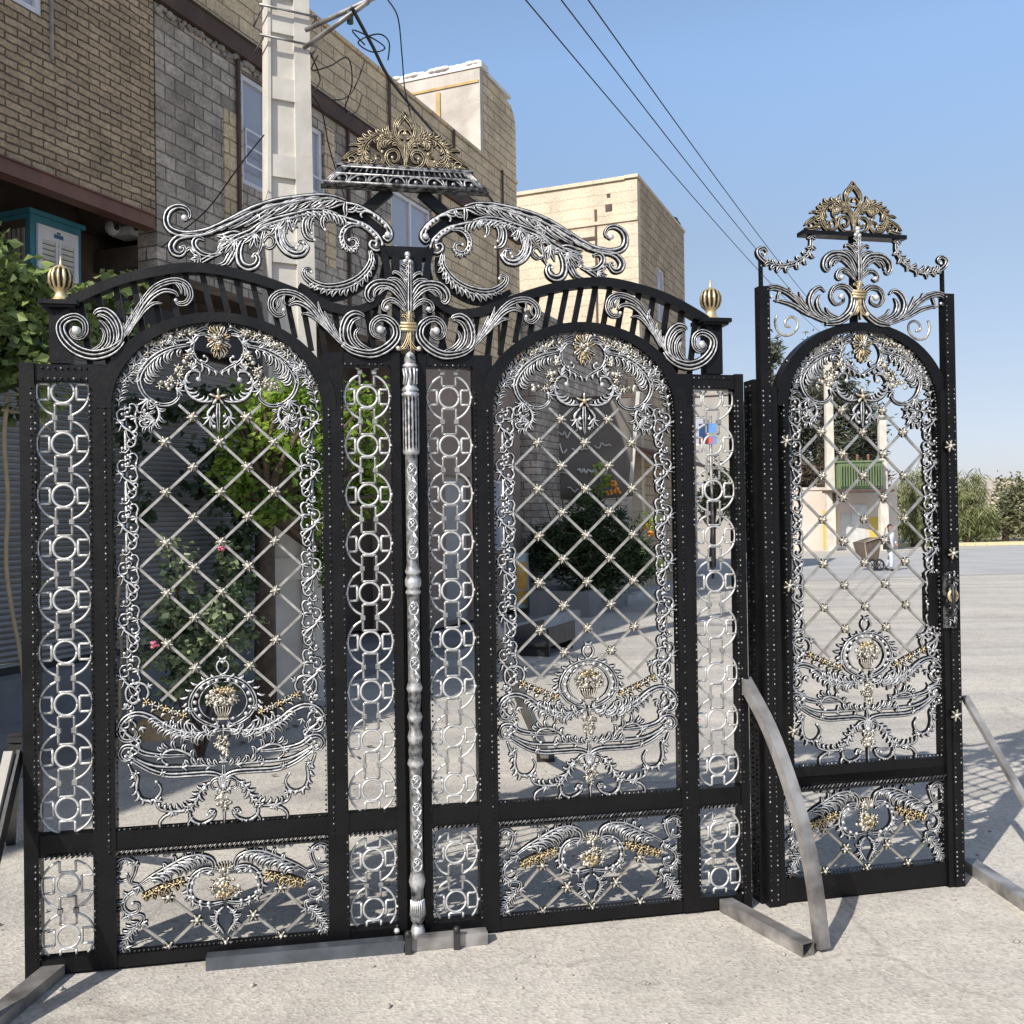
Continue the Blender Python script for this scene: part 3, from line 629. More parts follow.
# ------------------------------------------------------------------ double gate
gp = Vector((*GA, 0)) + GD * UC
gate = empty('double_gate', gp, GYAW, 'wide black double gate with two arched lattice leaves, silver scrolls and a gold topped crest', 'gate')
f = MB()
for sg in (1, -1):
    def sp(a, b): return tuple(sorted((sg * a, sg * b)))
    f.box(*sp(1.336, 1.385 if sg < 0 else 1.372), -.035, .035, 0, 2.19)                        # outer stile
    f.box(*sp(1.160, 1.1605), -.01, .01, .5, .6)
    f.box(*sp(.203 + .046, .2495), -.01, .01, .5, .6)
    f.box(*sp(.034, .067), -.031, .031, .012, 2.25)                       # meeting stiles
    f.box(*sp(1.155, 1.336), -.027, .027, 2.128, 2.187); f.box(*sp(.067, .249), -.027, .027, 2.198, 2.247)
    f.box(*sp(.249, .3255), -.0305, .0305, 1.9, 2.2475)
    f.box(*sp(1.0785, 1.155), -.0305, .0305, 1.9, 2.1875)
    for a0, a1 in ((.067, .249), (1.155, 1.336)):
        f.box(*sp(a0, a1), -.028, .028, .425, .502); f.box(*sp(a0, a1), -.028, .028, .012, .062)
    f.box(*sp(.326, 1.078), -.0275, .0275, .012, .056)
    f.box(*sp(.249, .326), -.0325, .0305, .012, .43); f.box(*sp(1.078, 1.155), -.0325, .0305, .012, .43)
    f.box(*sp(.067, 1.336), -.010, .050, 0, .010)
    f.box(*sp(1.215, 1.285), -.032, .032, 2.19, 2.398)                    # post over the strip
    f.box(*sp(1.185, 1.315), -.062, .062, 2.398, 2.414)
    f.box(*sp(1.195, 1.305), -.052, .052, 2.388, 2.398)
f.box(-.034, .034, .0, .03, .012, 2.25)
f.build('frame', M_BLACK, gate)
tb = MB()
for sg in (1, -1):
    for a in (1.346, 1.150, .255, .073, 1.332):
        beads(tb, (sg * a, .52), (sg * a, 2.10), -.036, .021); beads(tb, (sg * a, .07), (sg * a, .40), -.036, .021)
    for a0, a1, v in ((1.16, 1.31, 2.135), (.08, .24, 2.205), (1.16, 1.31, 2.172)): beads(tb, (sg * a0, v), (sg * a1, v), -.031, .02)
tb.build('beaded_trim', M_SILVER, gate)
rp = MB()
for a0, a1 in ((.070, .246), (1.158, 1.316)):
    rope(rp, a0, a1, .428, -.032); rope(rp, -a1, -a0, .428, -.032)
rp.build('rope_trim', M_SILVER, gate)
for sg in (1, -1):
    make_leaf(gate, sg * .702, 0, 0, .376, .43, .077)
    make_kick(gate, sg * .702, .376, .056, .405)
    c9 = [2.090 - .1877 * i for i in range(9)]
    ring_strip('ring_strip', gate, sg * 1.247, .502, 2.128, c9, .0905)
    ring_strip('ring_strip', gate, sg * .158, .502, 2.198, [2.272] + [c - .006 for c in c9], .086)
    ring_strip('kick_ring_strip', gate, sg * 1.247, .062, .412, [.318, .130], .0905)
    ring_strip('kick_ring_strip', gate, sg * .158, .062, .412, [.318, .130], .086)
    finial(gate, sg * 1.25, 2.414)
    # arched top rail and its slanting bars
    pts = [(-1.275, 2.375), (-1.18, 2.432), (-1.05, 2.495), (-.92, 2.532), (-.79, 2.552), (-.66, 2.540), (-.53, 2.508), (-.40, 2.462), (-.28, 2.418), (-.19, 2.412), (-.115, 2.452), (-.078, 2.52), (-.080, 2.60), (-.10, 2.66)]
    pts = [(sg * -x, z) for x, z in pts]
    r_ = MB(); r_.stroke(pts, [.036] * 9 + [.032, .030, .028, .024, .016], 0, .032, 0, 0, taper=False, n=60, back=.03, pmax=0); r_.build('top_rail', M_BLACK, gate)
    PP = catmull(pts, 120)
    for i in range(19):
        a = 1.185 - i * .0605; v = min(PP, key=lambda p: abs(p[0] - sg * a))[1] if a > .09 else 2.5
        ab = a - .034; d = abs(ab - .702); vb = 2.03 + .36 * math.sqrt(max(0, 1 - (d / .441) ** 2)) if d < .43 else (2.24 if ab < .3 else 2.18)
        vb = max(vb, 2.24 if ab < .3 else 2.18) - .004
        q = MB(); q.beam((sg * a, .004, v - .004), (sg * ab, .004, vb), .021, .016, 0, (0, 1, 0)); q.build('slanted_bar', M_BLACK, gate)
    # crest scroll arm: traced on the left
    mz = lambda P: [(sg * -x, z) for x, z in P]
    X = lambda c, *p: mz(tr(c, p))
    bk = MB()
    bk.stroke(X(cC, (120, 130), (250, 120), (400, 130), (520, 165), (640, 225), (740, 300), (790, 360)), [.010, .030, .034, .032, .034, .030, .016], 0, .006, .004, 0, pmax=0)
    bk.stroke(X(cA, (480, 310), (640, 240), (800, 170), (1000, 140)), [.006, .022, .036, .036], 0, .006, .004, 0, pmax=0)
    bk.stroke(X(cC, (700, 480), (690, 580), (625, 680), (520, 755), (400, 790), (270, 765), (140, 700)), [.014, .024, .026, .026, .026, .024, .02], 0, .020, .004, 0, taper=False, pmax=0)
    bk.build('scroll_backing', M_BLACK, gate)
    a = MB(1.22); y = -.016
    up_ = tr(cA, ((205, 225), (182, 232), (178, 212), (215, 215), (222, 180), (195, 145), (140, 132), (80, 158), (52, 215), (62, 275), (105, 315), (200, 338), (330, 322), (430, 285), (520, 242), (620, 190), (720, 145), (850, 105), (990, 82))) + tr(cC, ((200, 70), (300, 62), (400, 68), (480, 95)))
    a.stroke(mz(up_), [.006, .008, .012, .018, .024, .026, .028, .030, .032, .032, .030, .026, .014], 2, None, y, n=90, taper=False)
    p = mz(tr(cA, ((185, 222),)))[0]; a.ball((p[0], y - .014, p[1]), .012, 0, 1, 10)
    lower = tr(cA, ((420, 470), (480, 420), (560, 365), (660, 322), (740, 268), (850, 232), (950, 208), (1020, 190))) + tr(cC, ((230, 168), (330, 168), (420, 195)))
    a.stroke(mz(lower), [.008, .020, .024, .022, .024, .026, .024, .020, .014], 2, None, y - .002, n=70, taper=False)
    # straps with studs at the inner end
    for q in (((480, 105), (560, 120), (650, 165), (740, 225), (805, 300), (815, 350), (785, 382), (755, 355), (785, 335)), ((600, 215), (590, 190), (620, 165), (680, 185), (740, 230), (775, 290), (790, 340)),
              ((420, 195), (520, 225), (620, 262), (700, 325), (745, 395), (735, 440), (695, 452), (655, 420), (668, 382), (705, 392), (700, 418)), ((490, 250), (580, 268), (660, 320), (705, 375))):
        a.cscroll(X(cC, *q), [.012, .014, .015, .015, .015, .013, .010], 1, 0, y)
    for x, yy in ((690, 205), (720, 225), (745, 250), (768, 280), (575, 255), (605, 270), (635, 290), (662, 315), (685, 340), (706, 366)):
        p = X(cC, (x, yy))[0]; a.ball((p[0], y - .010, p[1]), .0075, 0, 1, 6)
    p = X(cC, (785, 345))[0]; a.ball((p[0], y - .016, p[1]), .013, 0, 1, 8)
    # feather leaves between the two spines
    F = lambda c, q, w_: a.stroke(X(c, *q), w_, 2, None, y)
    for q in (((720, 160), (690, 200), (640, 235), (560, 275), (500, 305)), ((800, 130), (770, 180), (700, 230), (620, 280)), ((880, 112), (850, 160), (790, 205), (730, 240)), ((640, 195), (590, 240), (530, 270), (470, 292)), ((960, 95), (940, 140), (890, 175), (830, 195)), ((520, 250), (470, 285), (420, 305), (370, 330)), ((430, 290), (390, 315), (340, 335), (310, 350)), ((820, 205), (780, 190), (740, 205), (745, 240), (775, 255))):
        F(cA, q, [.010, .020, .020, .014, .004])
    for q in (((130, 85), (110, 130), (60, 165), (0, 185)), ((230, 75), (200, 120), (150, 150), (90, 160)), ((330, 68), (300, 110), (260, 140), (215, 150)), ((410, 75), (390, 105), (340, 130), (290, 142)), ((480, 95), (475, 150), (480, 195), (460, 200)), ((560, 125), (540, 160), (500, 165), (480, 140)), ((620, 150), (580, 165), (540, 150), (500, 150))):
        F(cC, q, [.010, .020, .018, .010, .003])
    # hooks and fronds under the lower spine
    H = lambda c, q, w_: a.cscroll(X(c, *q), w_, 2, 0, y - .002)
    H(cA, ((615, 375), (585, 440), (582, 510), (605, 560), (655, 580), (705, 560), (722, 515), (700, 480), (682, 500)), [.014, .024, .028, .030, .030, .026, .020, .014, .010])
    H(cA, ((765, 305), (750, 370), (740, 430), (718, 480)), [.010, .014, .013, .008])
    H(cA, ((752, 395), (790, 345), (832, 360), (838, 405), (800, 435), (760, 415)), [.008, .012, .013, .013, .011, .008])
    H(cA, ((890, 250), (862, 300), (868, 380), (915, 450), (985, 485), (1050, 470), (1080, 430), (1050, 400)), [.012, .020, .024, .026, .026, .022, .016, .010])
    H(cA, ((930, 250), (900, 300), (905, 370), (945, 425), (1000, 440)), [.012, .018, .020, .016, .008])
    H(cC, ((25, 250), (10, 340), (30, 420), (90, 475), (160, 480), (190, 440), (175, 395), (140, 385), (135, 415)), [.012, .020, .024, .026, .024, .020, .016, .012, .008])
    H(cC, ((225, 190), (182, 240), (180, 310), (205, 360), (255, 380)), [.012, .020, .022, .018, .006])
    H(cC, ((285, 180), (230, 220), (215, 280), (235, 330)), [.012, .018, .018, .008])
    H(cC, ((340, 178), (310, 230), (312, 275), (330, 305)), [.012, .018, .016, .006])
    H(cC, ((150, 195), (110, 240), (100, 300)), [.012, .018, .008])
    a.lobes(X(cC, (90, 190), (230, 170), (350, 172), (470, 225)), 10, .040, .013, -sg * -1, 60, 60, .0, 1, 1, y, 0)
    a.lobes(X(cA, (520, 400), (640, 335), (740, 270), (860, 235), (1000, 195)), 9, .036, .012, -sg * -1, 55, 60, .0, 1, 1, y, 0)
    for q in (((570, 365), (500, 370), (450, 390), (425, 400)), ((560, 385), (500, 405), (450, 435), (430, 455)), ((540, 430), (510, 490), (475, 545), (420, 558)), ((555, 430), (535, 490), (500, 545), (490, 560)), ((440, 470), (370, 500), (300, 540), (280, 552)), ((230, 435), (250, 465), (292, 500), (285, 545)), ((480, 400), (450, 420), (440, 450), (470, 470))):
        F(cA, q, [.010, .020, .018, .004])
    H(cA, ((340, 332), (220, 345), (135, 365), (92, 420), (108, 470), (155, 485), (188, 455), (180, 425), (155, 435)), [.010, .018, .024, .028, .026, .022, .016, .012, .008])
    H(cA, ((335, 378), (285, 362), (255, 395), (268, 440), (320, 480), (390, 490), (445, 475)), [.010, .018, .022, .022, .020, .016, .008])
    H(cA, ((190, 465), (215, 440), (240, 440), (255, 460)), [.010, .013, .012, .008])
    # the open C below: inner curl and leafy crescent
    a.cscroll(X(cC, (580, 272), (530, 265), (485, 285), (455, 330), (455, 385), (485, 430), (530, 440), (562, 415), (560, 378), (530, 365), (505, 378)), [.010, .016, .020, .022, .022, .020, .018, .016, .014, .012, .010], 2, 0, y)
    a.lobes(X(cC, (500, 280), (455, 340), (470, 415), (530, 445), (565, 410)), 10, .018, .011, -sg * -1, 40, 80, 0, 1, 1, y)
    a.cscroll(X(cC, (655, 455), (668, 520), (640, 590), (580, 655), (500, 700), (410, 722), (320, 722), (240, 690), (185, 640), (180, 600), (212, 590), (232, 615)), [.012, .022, .026, .028, .030, .030, .028, .026, .022, .018, .014, .010], 3, 0, y - .008)
    a.lobes(X(cC, (672, 500), (645, 600), (570, 675), (470, 725), (360, 735), (250, 705)), 14, .034, .013, sg * -1, 40, 70, .0, 1, 1, y - .008)
    # broad acanthus leaves that fill the arm
    for q in (((700, 170), (640, 190), (560, 230), (470, 262), (380, 300)), ((860, 120), (790, 140), (720, 185), (640, 215)), ((1000, 95), (930, 112), (860, 150), (800, 165)), ((600, 330), (540, 330), (470, 350), (420, 345)), ((690, 300), (640, 330), (600, 350), (540, 400)), ((840, 235), (780, 262), (720, 300), (680, 340))):
        F(cA, q, [.010, .024, .026, .018, .004])
    for q in (((200, 78), (140, 90), (60, 120), (-30, 160)), ((300, 70), (240, 80), (160, 110), (110, 140)), ((400, 75), (340, 85), (270, 110), (215, 140)), ((470, 105), (430, 110), (390, 130), (350, 145))):
        F(cC, q, [.010, .022, .024, .016, .004])
    a.fan(X(cA, (560, 380))[0], -140 if sg < 0 else -40, 6, .07, .013, 80, y - .004); a.fan(X(cA, (700, 330))[0], -110 if sg < 0 else -70, 5, .06, .013, 80, y - .004)
    a.fan(X(cA, (870, 260))[0], -100 if sg < 0 else -80, 5, .06, .013, 70, y - .004); a.fan(X(cC, (60, 210))[0], -100 if sg < 0 else -80, 5, .07, .013, 70, y - .004)
    a.fan(X(cA, (300, 510))[0], -150 if sg < 0 else -30, 4, .04, .012, 80, y - .004)
    a.build('scroll_arm', M_SILVER, gate)
    # corner scroll over the outer strip
    a = MB(); y = -.030
    E_ = lambda *q: X(cE, *q)
    a.cscroll(E_((510, 560), (470, 605), (400, 645), (300, 660), (190, 622), (112, 545), (90, 470), (125, 420), (195, 402), (250, 438), (258, 500), (225, 540), (178, 535), (158, 500), (180, 475)), [.020, .034, .042, .046, .044, .042, .038, .034, .032, .028, .026, .022, .018, .014, .010], 3, 0, y, n=70)
    p = E_((200, 497))[0]; a.ball((p[0], y - .014, p[1]), .016, 0, 1, 10)
    a.cscroll(E_((500, 560), (520, 500), (560, 430), (610, 350), (665, 270), (725, 205), (800, 168), (880, 158), (945, 190), (968, 255), (940, 305), (890, 312), (868, 290)), [.014, .020, .022, .022, .024, .026, .028, .028, .028, .026, .024, .020, .012], 3, 0, y, n=60)
    for q, w_ in ((((540, 530), (590, 440), (650, 340), (715, 265), (790, 225), (860, 235), (885, 265)), [.008, .016, .020, .022, .022, .018, .006]), (((600, 440), (655, 360), (720, 310), (780, 312)), [.008, .016, .016, .004]),
                  (((905, 175), (935, 215), (930, 260)), [.010, .016, .006]), (((860, 165), (900, 210), (905, 250)), [.010, .016, .006]),
                  (((515, 540), (570, 460), (615, 370), (640, 300), (622, 245)), [.008, .014, .018, .018, .003]), (((508, 545), (548, 480), (575, 410), (568, 345)), [.008, .014, .016, .003]), (((505, 545), (535, 480), (545, 430), (535, 395)), [.008, .012, .012, .003]), (((500, 545), (520, 490), (512, 440)), [.008, .011, .003]),
                  (((440, 625), (490, 555), (492, 475), (455, 400), (395, 355), (340, 360), (312, 385)), [.012, .024, .026, .026, .024, .020, .010]), (((400, 640), (455, 570), (455, 490), (415, 420), (360, 390), (335, 400)), [.010, .020, .022, .020, .014, .006]), (((350, 640), (410, 580), (415, 500), (380, 445), (350, 425)), [.010, .018, .018, .014, .005]), (((300, 630), (360, 590), (385, 530), (375, 490), (355, 478)), [.010, .014, .014, .010, .004])):
        a.stroke(E_(*q), w_, 2, None, y - .002)
    a.build('corner_scroll', M_SILVER, gate)
    # scroll over the inner strip
    a = MB()
    H_ = lambda *q: X(cH, *q)
    a.cscroll(H_((560, 585), (640, 632), (760, 652), (860, 612), (925, 542), (922, 470), (872, 418), (812, 408), (765, 448), (765, 508), (808, 536), (848, 512), (842, 482)), [.020, .034, .040, .042, .040, .036, .032, .028, .026, .022, .018, .014, .010], 3, 0, y, n=70)
    p = H_((817, 490))[0]; a.ball((p[0], y - .014, p[1]), .015, 0, 1, 10)
    a.cscroll(H_((600, 612), (540, 560), (470, 480), (410, 400), (350, 325), (285, 268), (210, 238), (135, 240), (82, 285), (80, 345), (120, 388), (162, 378), (165, 355)), [.012, .020, .022, .024, .026, .028, .028, .028, .028, .026, .024, .018, .012], 3, 0, y, n=60)
    for q, w_ in ((((560, 590), (470, 495), (400, 415), (330, 340), (255, 305), (195, 325)), [.008, .016, .020, .022, .020, .006]), (((470, 500), (400, 430), (340, 385), (280, 380)), [.008, .016, .018, .005]), (((110, 265), (130, 310), (110, 350)), [.008, .014, .005]), (((170, 248), (160, 290), (180, 320)), [.008, .014, .005]), (((240, 255), (225, 285), (195, 300)), [.008, .014, .005]),
                  (((520, 545), (460, 450), (415, 370), (395, 298)), [.008, .016, .016, .003]), (((545, 560), (490, 470), (455, 400), (440, 362)), [.008, .014, .014, .003]), (((560, 570), (520, 505), (500, 450)), [.008, .012, .003]), (((580, 580), (555, 500), (545, 425)), [.008, .012, .003]),
                  (((640, 632), (568, 570), (558, 480), (588, 405), (640, 372), (690, 382), (708, 400)), [.012, .024, .026, .026, .024, .018, .008]), (((700, 635), (625, 570), (605, 490), (635, 425), (690, 405)), [.010, .020, .022, .020, .006]), (((770, 630), (690, 590), (648, 535), (660, 490), (685, 485)), [.010, .018, .018, .014, .005])):
        a.stroke(H_(*q), w_, 2, None, y - .002)
    a.build('inner_scroll', M_SILVER, gate)
def palmette(parent, dz=0., gold_low=True):
    a = MB(); y = -.034
    P = lambda *q: [(x + .003, z + dz) for x, z in tr(cP, q)]
    for q, w_ in ((((485, 360), (455, 300), (420, 262), (385, 250), (375, 272)), [.010, .014, .016, .014, .006]), (((485, 330), (470, 285), (440, 255)), [.008, .012, .004]), (((482, 400), (450, 345), (405, 305), (350, 300), (325, 325)), [.010, .014, .016, .014, .006]),
                  (((480, 490), (440, 405), (395, 345), (330, 322), (250, 328), (198, 370), (185, 425), (210, 460), (238, 445)), [.012, .020, .024, .026, .028, .028, .024, .018, .008]), (((472, 505), (420, 430), (355, 372), (285, 362), (245, 395), (240, 440)), [.010, .018, .020, .020, .016, .006]), (((400, 400), (340, 370), (300, 385), (270, 420)), [.008, .014, .014, .005]),
                  (((470, 545), (430, 485), (375, 448), (320, 462), (300, 505), (325, 530), (352, 512)), [.010, .016, .018, .018, .016, .014, .008]), (((455, 530), (410, 485), (360, 470)), [.008, .012, .005])):
        a.stroke(P(*q), w_, 2, None, y)
    p = P((335, 515))[0]; a.ball((p[0], y - .01, p[1]), .010, 0, 1, 8)
    a.lobes(P((490, 340), (490, 260), (492, 180)), 4, .028, .012, 1, 45, 80, 0, 1, 1, y)
    p = P((480, 150))[0]; a.ball((p[0], y - .008, p[1]), .009, 0, 1, 8); p = P((462, 175))[0]; a.ball((p[0], y - .006, p[1]), .008, 0, 1, 8)
    for q, w_ in ((((488, 640), (478, 590), (455, 565), (440, 580)), [.010, .016, .016, .006]), (((492, 640), (488, 580), (470, 545)), [.008, .014, .004]), (((488, 670), (482, 730), (455, 790), (420, 815), (408, 800)), [.014, .016, .016, .014, .008]), (((492, 670), (490, 740), (470, 800), (450, 812)), [.008, .012, .010, .005])):
        a.stroke(P(*q), w_, 2, None, y - .004, 1)
    p = P((414, 806))[0]; a.ball((p[0], y - .008, p[1]), .010, 2, 1, 8)
    a.mirror(0)
    a.stroke(P((497, 600), (497, 420), (497, 270), (497, 165)), [.018, .022, .018, .014], 2, None, y - .004)
    p = P((497, 128))[0]; a.ball((0, y - .008, p[1]), .012, 0, 1, 8)
    p = P((497, 650))[0]
    for d, r in ((.012, .030), (0, .034), (-.012, .030)): a.tube([(-r, y - .012, p[1] + d), (r, y - .012, p[1] + d)], .006, 6, 1)
    a.stroke(P((503, 670), (503, 760), (505, 850)), [.012, .014, .006], 1, None, y - .006, 1)
    a.stroke(P((500, 640), (500, 580), (500, 530)), [.010, .016, .004], 2, None, y - .008, 1)
    return a.build('palmette', PAT, parent)
palmette(gate)
# centre tower carrying the crest
t = MB()
for sg in (1, -1):
    x = sorted((sg * .028, sg * .058)); t.box(*x, -.020, .020, 2.25, 2.64)
    t.beam((sg * .235, .01, 2.735), (sg * .060, .01, 2.885), .040, .032, 0, (0, 1, 0))
    t.beam((sg * .10, .01, 2.66), (sg * .055, .01, 2.63), .040, .030, 0, (0, 1, 0))
    t.beam((sg * .150, .02, 2.26), (sg * .085, .02, 2.60), .018, .016, 0, (0, 1, 0))
t.box(-.092, .092, -.018, .022, 2.622, 2.664)
t.build('crest_support', M_BLACK, gate)
cr = MB(); zb, zt = 2.885, 2.958
cr.hexa([(-.315, -.050, zb), (.315, -.050, zb), (.315, .012, zb), (-.315, .012, zb), (-.252, -.030, zt), (.252, -.030, zt), (.252, .010, zt), (-.252, .010, zt)], 1, .0)
cr.box(-.322, .322, -.054, .006, zb - .005, zb, 0, .5); cr.box(-.262, .262, -.040, .020, zt, zt + .007, 0, .56)
def cf(x, t_, d=0): return (x * (1 - .20 * t_), -.050 + .020 * t_ - .006 - d, zb + (zt - zb) * t_)
for i in range(8):
    x = -.265 + i * .0757
    cr.tube([cf(x + .032 * math.cos(q), .06 + .44 * math.sin(q)) for q in [math.pi * j / 10 for j in range(11)]], .0042, 6, 0, .6)
    cr.ball(cf(x, .22), .009, 0, .58, 8, (1, .6, 1))
    cr.tube([cf(x + .038, .05), cf(x + .038, .5)], .004, 5, 0, .6)
for i in range(24): cr.tube([cf(-.27 + i * .0235, .58), cf(-.27 + i * .0235, .88)], .0045, 5, 0, .5)
cr.tube([cf(-.312, .03), cf(.312, .03)], .0055, 6, 0, .58)
cr.tube([cf(-.3, .54), cf(.3, .54)], .004, 5, 0, .8); cr.tube([cf(-.3, .95), cf(.3, .95)], .004, 5, 0, .8)
for sg in (1, -1):
    for k in range(4): cr.tube([cf(sg * (.285 + .008 * k), .02), cf(sg * (.275 + .009 * k), .95)], .004, 5, 0, .6)
crest = cr.build('crest', [M_SILVER, M_BLACK], gate)
qx = [tr(cQ, ((495, 412),))[0]][0]
g = crest_leaves(lambda *q: [(x - qx[0], z - qx[1] + zt + .010) for x, z in [(xx, zz + (xx - qx[0]) * .0) for xx, zz in tr(cQ, q)]])
g.build('crest_foliage', M_BRONZE, crest)
# turned column on the meeting stile
vY = lambda yy: 2.241 - (yy - 357) * .003854
pr = []; pa_ = []
def c_(yy, r, p=.55): pr.append((r, vY(yy))); pa_.append(max(p, .52))
for yy, r, p in ((357, .004, 1), (359, .014, .9), (363, .022, .5), (369, .024, .4), (371, .029, 1), (373, .026, .3), (382, .022, .35), (391, .025, .6), (393, .028, .9), (395, .033, 1), (397, .028, .4), (399, .034, 1), (402, .031, .5)): c_(yy, r, p)
for yy in range(404, 457, 4): c_(yy, .032, .8)
for yy, r, p in ((458, .030, .9), (460, .024, .4)): c_(yy, r, p)
for yy in range(464, 572, 8): c_(yy, .0235, .60)
for yy, r, p in ((572, .026, .6), (575, .030, 1), (578, .024, .3), (583, .031, .9), (588, .031, .9), (592, .024, .3), (595, .030, 1), (598, .025, .4)): c_(yy, r, p)
for yy in range(604, 688, 8): c_(yy, .0235, .60)
for yy, r, p in ((690, .031, 1), (694, .025, .4), (700, .026, .5), (712, .022, .3), (718, .029, .8), (724, .024, .3), (730, .022, .5), (738, .029, .9), (745, .024, .3), (752, .027, .5), (758, .024, .4), (764, .031, 1), (768, .025, .4)): c_(yy, r, p)
for yy in range(774, 878, 8): c_(yy, .0235, .60)
for yy, r, p in ((880, .031, 1), (885, .027, .8), (888, .024, .3), (900, .023, .4), (912, .028, .8), (918, .026, .5), (921, .018, .3), (924, .022, .9), (930, .028, 1), (935, .029, 1), (938, .024, .6), (938.5, 0, .5)): c_(yy, r, p)
c = MB(); c.lathe(pr, .004, -.048, 40, 0, pa_, .13, 13, (vY(455), vY(404)))
c.v = [(x, y, z + .012) for x, y, z in c.v]
def on_col(x, z, r=.0245): return (.004 + r * math.sin(x), -.048 - r * math.cos(x) - .002, z)
for rng_ in ((466, 570), (602, 688), (772, 878)):
    y_ = rng_[0] + 9; k = 0
    while y_ + 8 < rng_[1]:
        z = vY(y_) + .012
        if k % 2 == 0:
            c.tube([on_col(.75 * math.cos(q), z + .024 * math.sin(q)) for q in [2 * math.pi * j / 16 for j in range(17)]], .0036, 5, 0, 1)
            for s_ in (1, -1): c.tube([on_col(-.6 * s_, z - .014), on_col(0, z), on_col(.6 * s_, z + .016)], .0028, 4, 0, .9); c.tube([on_col(-.5 * s_, z - .0), on_col(0, z + .02)], .0024, 4, 0, .8)
        else:
            c.tube([on_col(0, z + .028), on_col(.75, z), on_col(0, z - .028), on_col(-.75, z), on_col(0, z + .028)], .0036, 5, 0, 1)
            c.tube([on_col(0, z + .017), on_col(.4, z), on_col(0, z - .017), on_col(-.4, z), on_col(0, z + .017)], .0026, 4, 0, .9)
        y_ += 13.5; k += 1
for j in range(10):
    q = -1.4 + j * .31; z = vY(905) + .012
    c.tube([on_col(q, z - .03, .028), on_col(q + .05, z, .026), on_col(q, z + .03, .0245)], .0034, 5, 0, .95)
    z = vY(382) + .012
    if j % 2 == 0: c.tube([on_col(q, z - .03, .026), on_col(q + .15, z, .024), on_col(q, z + .03, .028)], .004, 5, 0, .95)
c.build('turned_column', M_SILVER_DARK, gate)
k_ = MB(); k_.ball((-.075, -.045, .055), .012, 0, .9, 8); k_.build('stop_knob', M_SILVER, gate)

# ------------------------------------------------------------------ side gate
dp = Vector((*DA, 0)) + DD * DC
side = empty('side_gate', dp, DYAW, 'narrow black single gate with one arched lattice leaf under a small gilded crest', 'gate')
f = MB()
for sg in (1, -1):
    x = lambda a, b: sorted((sg * a, sg * b))
    f.box(*x(.412, .458), -.045, .0, 0, 2.555)                          # tall posts
    f.box(*x(.384, .412), -.040, .028, 0, 2.14); f.box(*x(.412, .456), .0005, .030, 0, 2.14)
    f.box(*x(.423, .437), -.010, .004, 2.555, 2.70)                       # thin uprights above
    f.box(*x(.380, .384), -.03, .02, .0, 2.1)
    f.box(*x(.458, .472 if sg < 0 else .488), .000, .085, 0, 2.175)       # wall jambs behind
f.box(-.384, .384, -.03, .03, .012, .105); f.box(-.384, .384, -.028, .028, .475, .52)
f.box(-.384, .384, -.02, .05, 0, .010)
f.build('frame', M_BLACK, side)
b = MB()
for sg in (1, -1):
    for a, v1, y in ((.420, 2.54, -.046), (.449, 2.14, -.046), (.474 if sg < 0 else .470, 2.15, .022 if sg < 0 else -.001), (.474 if sg < 0 else .482, 2.15, .060 if sg < 0 else -.001)):
        beads(b, (sg * a, .03), (sg * a, v1), y, .020)
    beads(b, (sg * .431, 2.56), (sg * .431, 2.69), -.012, .02)
b.build('beaded_trim', M_SILVER, side)
leaf = make_leaf(side, .026, .033, .062, .356, .49, .02)
make_kick(side, .012, .368, .105, .455)
# scrolls over the arch (traced on the left, mirrored)
a = MB(); y = -.030
X = lambda *q: [(x, z) for x, z in tr(cR, q, True)]
cx0 = tr(cR, ((405, 540),), True)[0][0]
X = lambda *q: [(x - cx0, z) for x, z in tr(cR, q, True)]
a.cscroll(X((290, 592), (340, 585), (380, 548), (388, 498), (362, 464), (325, 466), (310, 498), (328, 525), (355, 515), (352, 492)), [.026, .036, .036, .032, .028, .024, .020, .016, .012, .009], 3, 0, y, n=60)
p = X((342, 500))[0]; a.ball((p[0], y - .012, p[1]), .014, 0, 1, 10)
a.cscroll(X((330, 588), (280, 580), (225, 550), (185, 508), (145, 478), (100, 465), (74, 480), (78, 502), (95, 500)), [.012, .026, .028, .028, .028, .028, .022, .016, .010], 3, 0, y, n=50)
for q, w_ in ((((290, 585), (225, 560), (175, 530), (130, 515), (105, 512)), [.010, .020, .022, .018, .005]), (((200, 525), (170, 490), (160, 465)), [.010, .016, .003]), (((230, 550), (205, 510), (195, 480)), [.010, .016, .003]), (((130, 472), (120, 495), (115, 520)), [.008, .014, .004]),
              (((300, 590), (248, 555), (232, 515), (245, 480), (270, 466), (288, 482)), [.012, .024, .026, .024, .018, .007]), (((330, 588), (275, 555), (260, 520), (270, 492)), [.010, .022, .022, .006]), (((350, 580), (305, 560), (290, 535)), [.010, .018, .005])):
    a.stroke(X(*q), w_, 2, None, y - .002)
a.mirror(0); a.build('arch_scroll', M_SILVER, side)
pz = tr(cP, ((500, 850),))[0][1]; rz = tr(cR, ((410, 582),), True)[0][1]
palmette(side, rz - pz)
st = MB(); st.box(-.013, .013, -.012, .012, 2.425, 2.79); st.box(-.243, .243, -.030, .030, 2.785, 2.803); st.build('crest_support', M_BLACK, side)
g = crest_leaves(lambda *q: [((x - qx[0]) * .95, (z - qx[1]) * .98 + 2.807) for x, z in tr(cQ, q)])
g.build('crest', M_BRONZE, side)
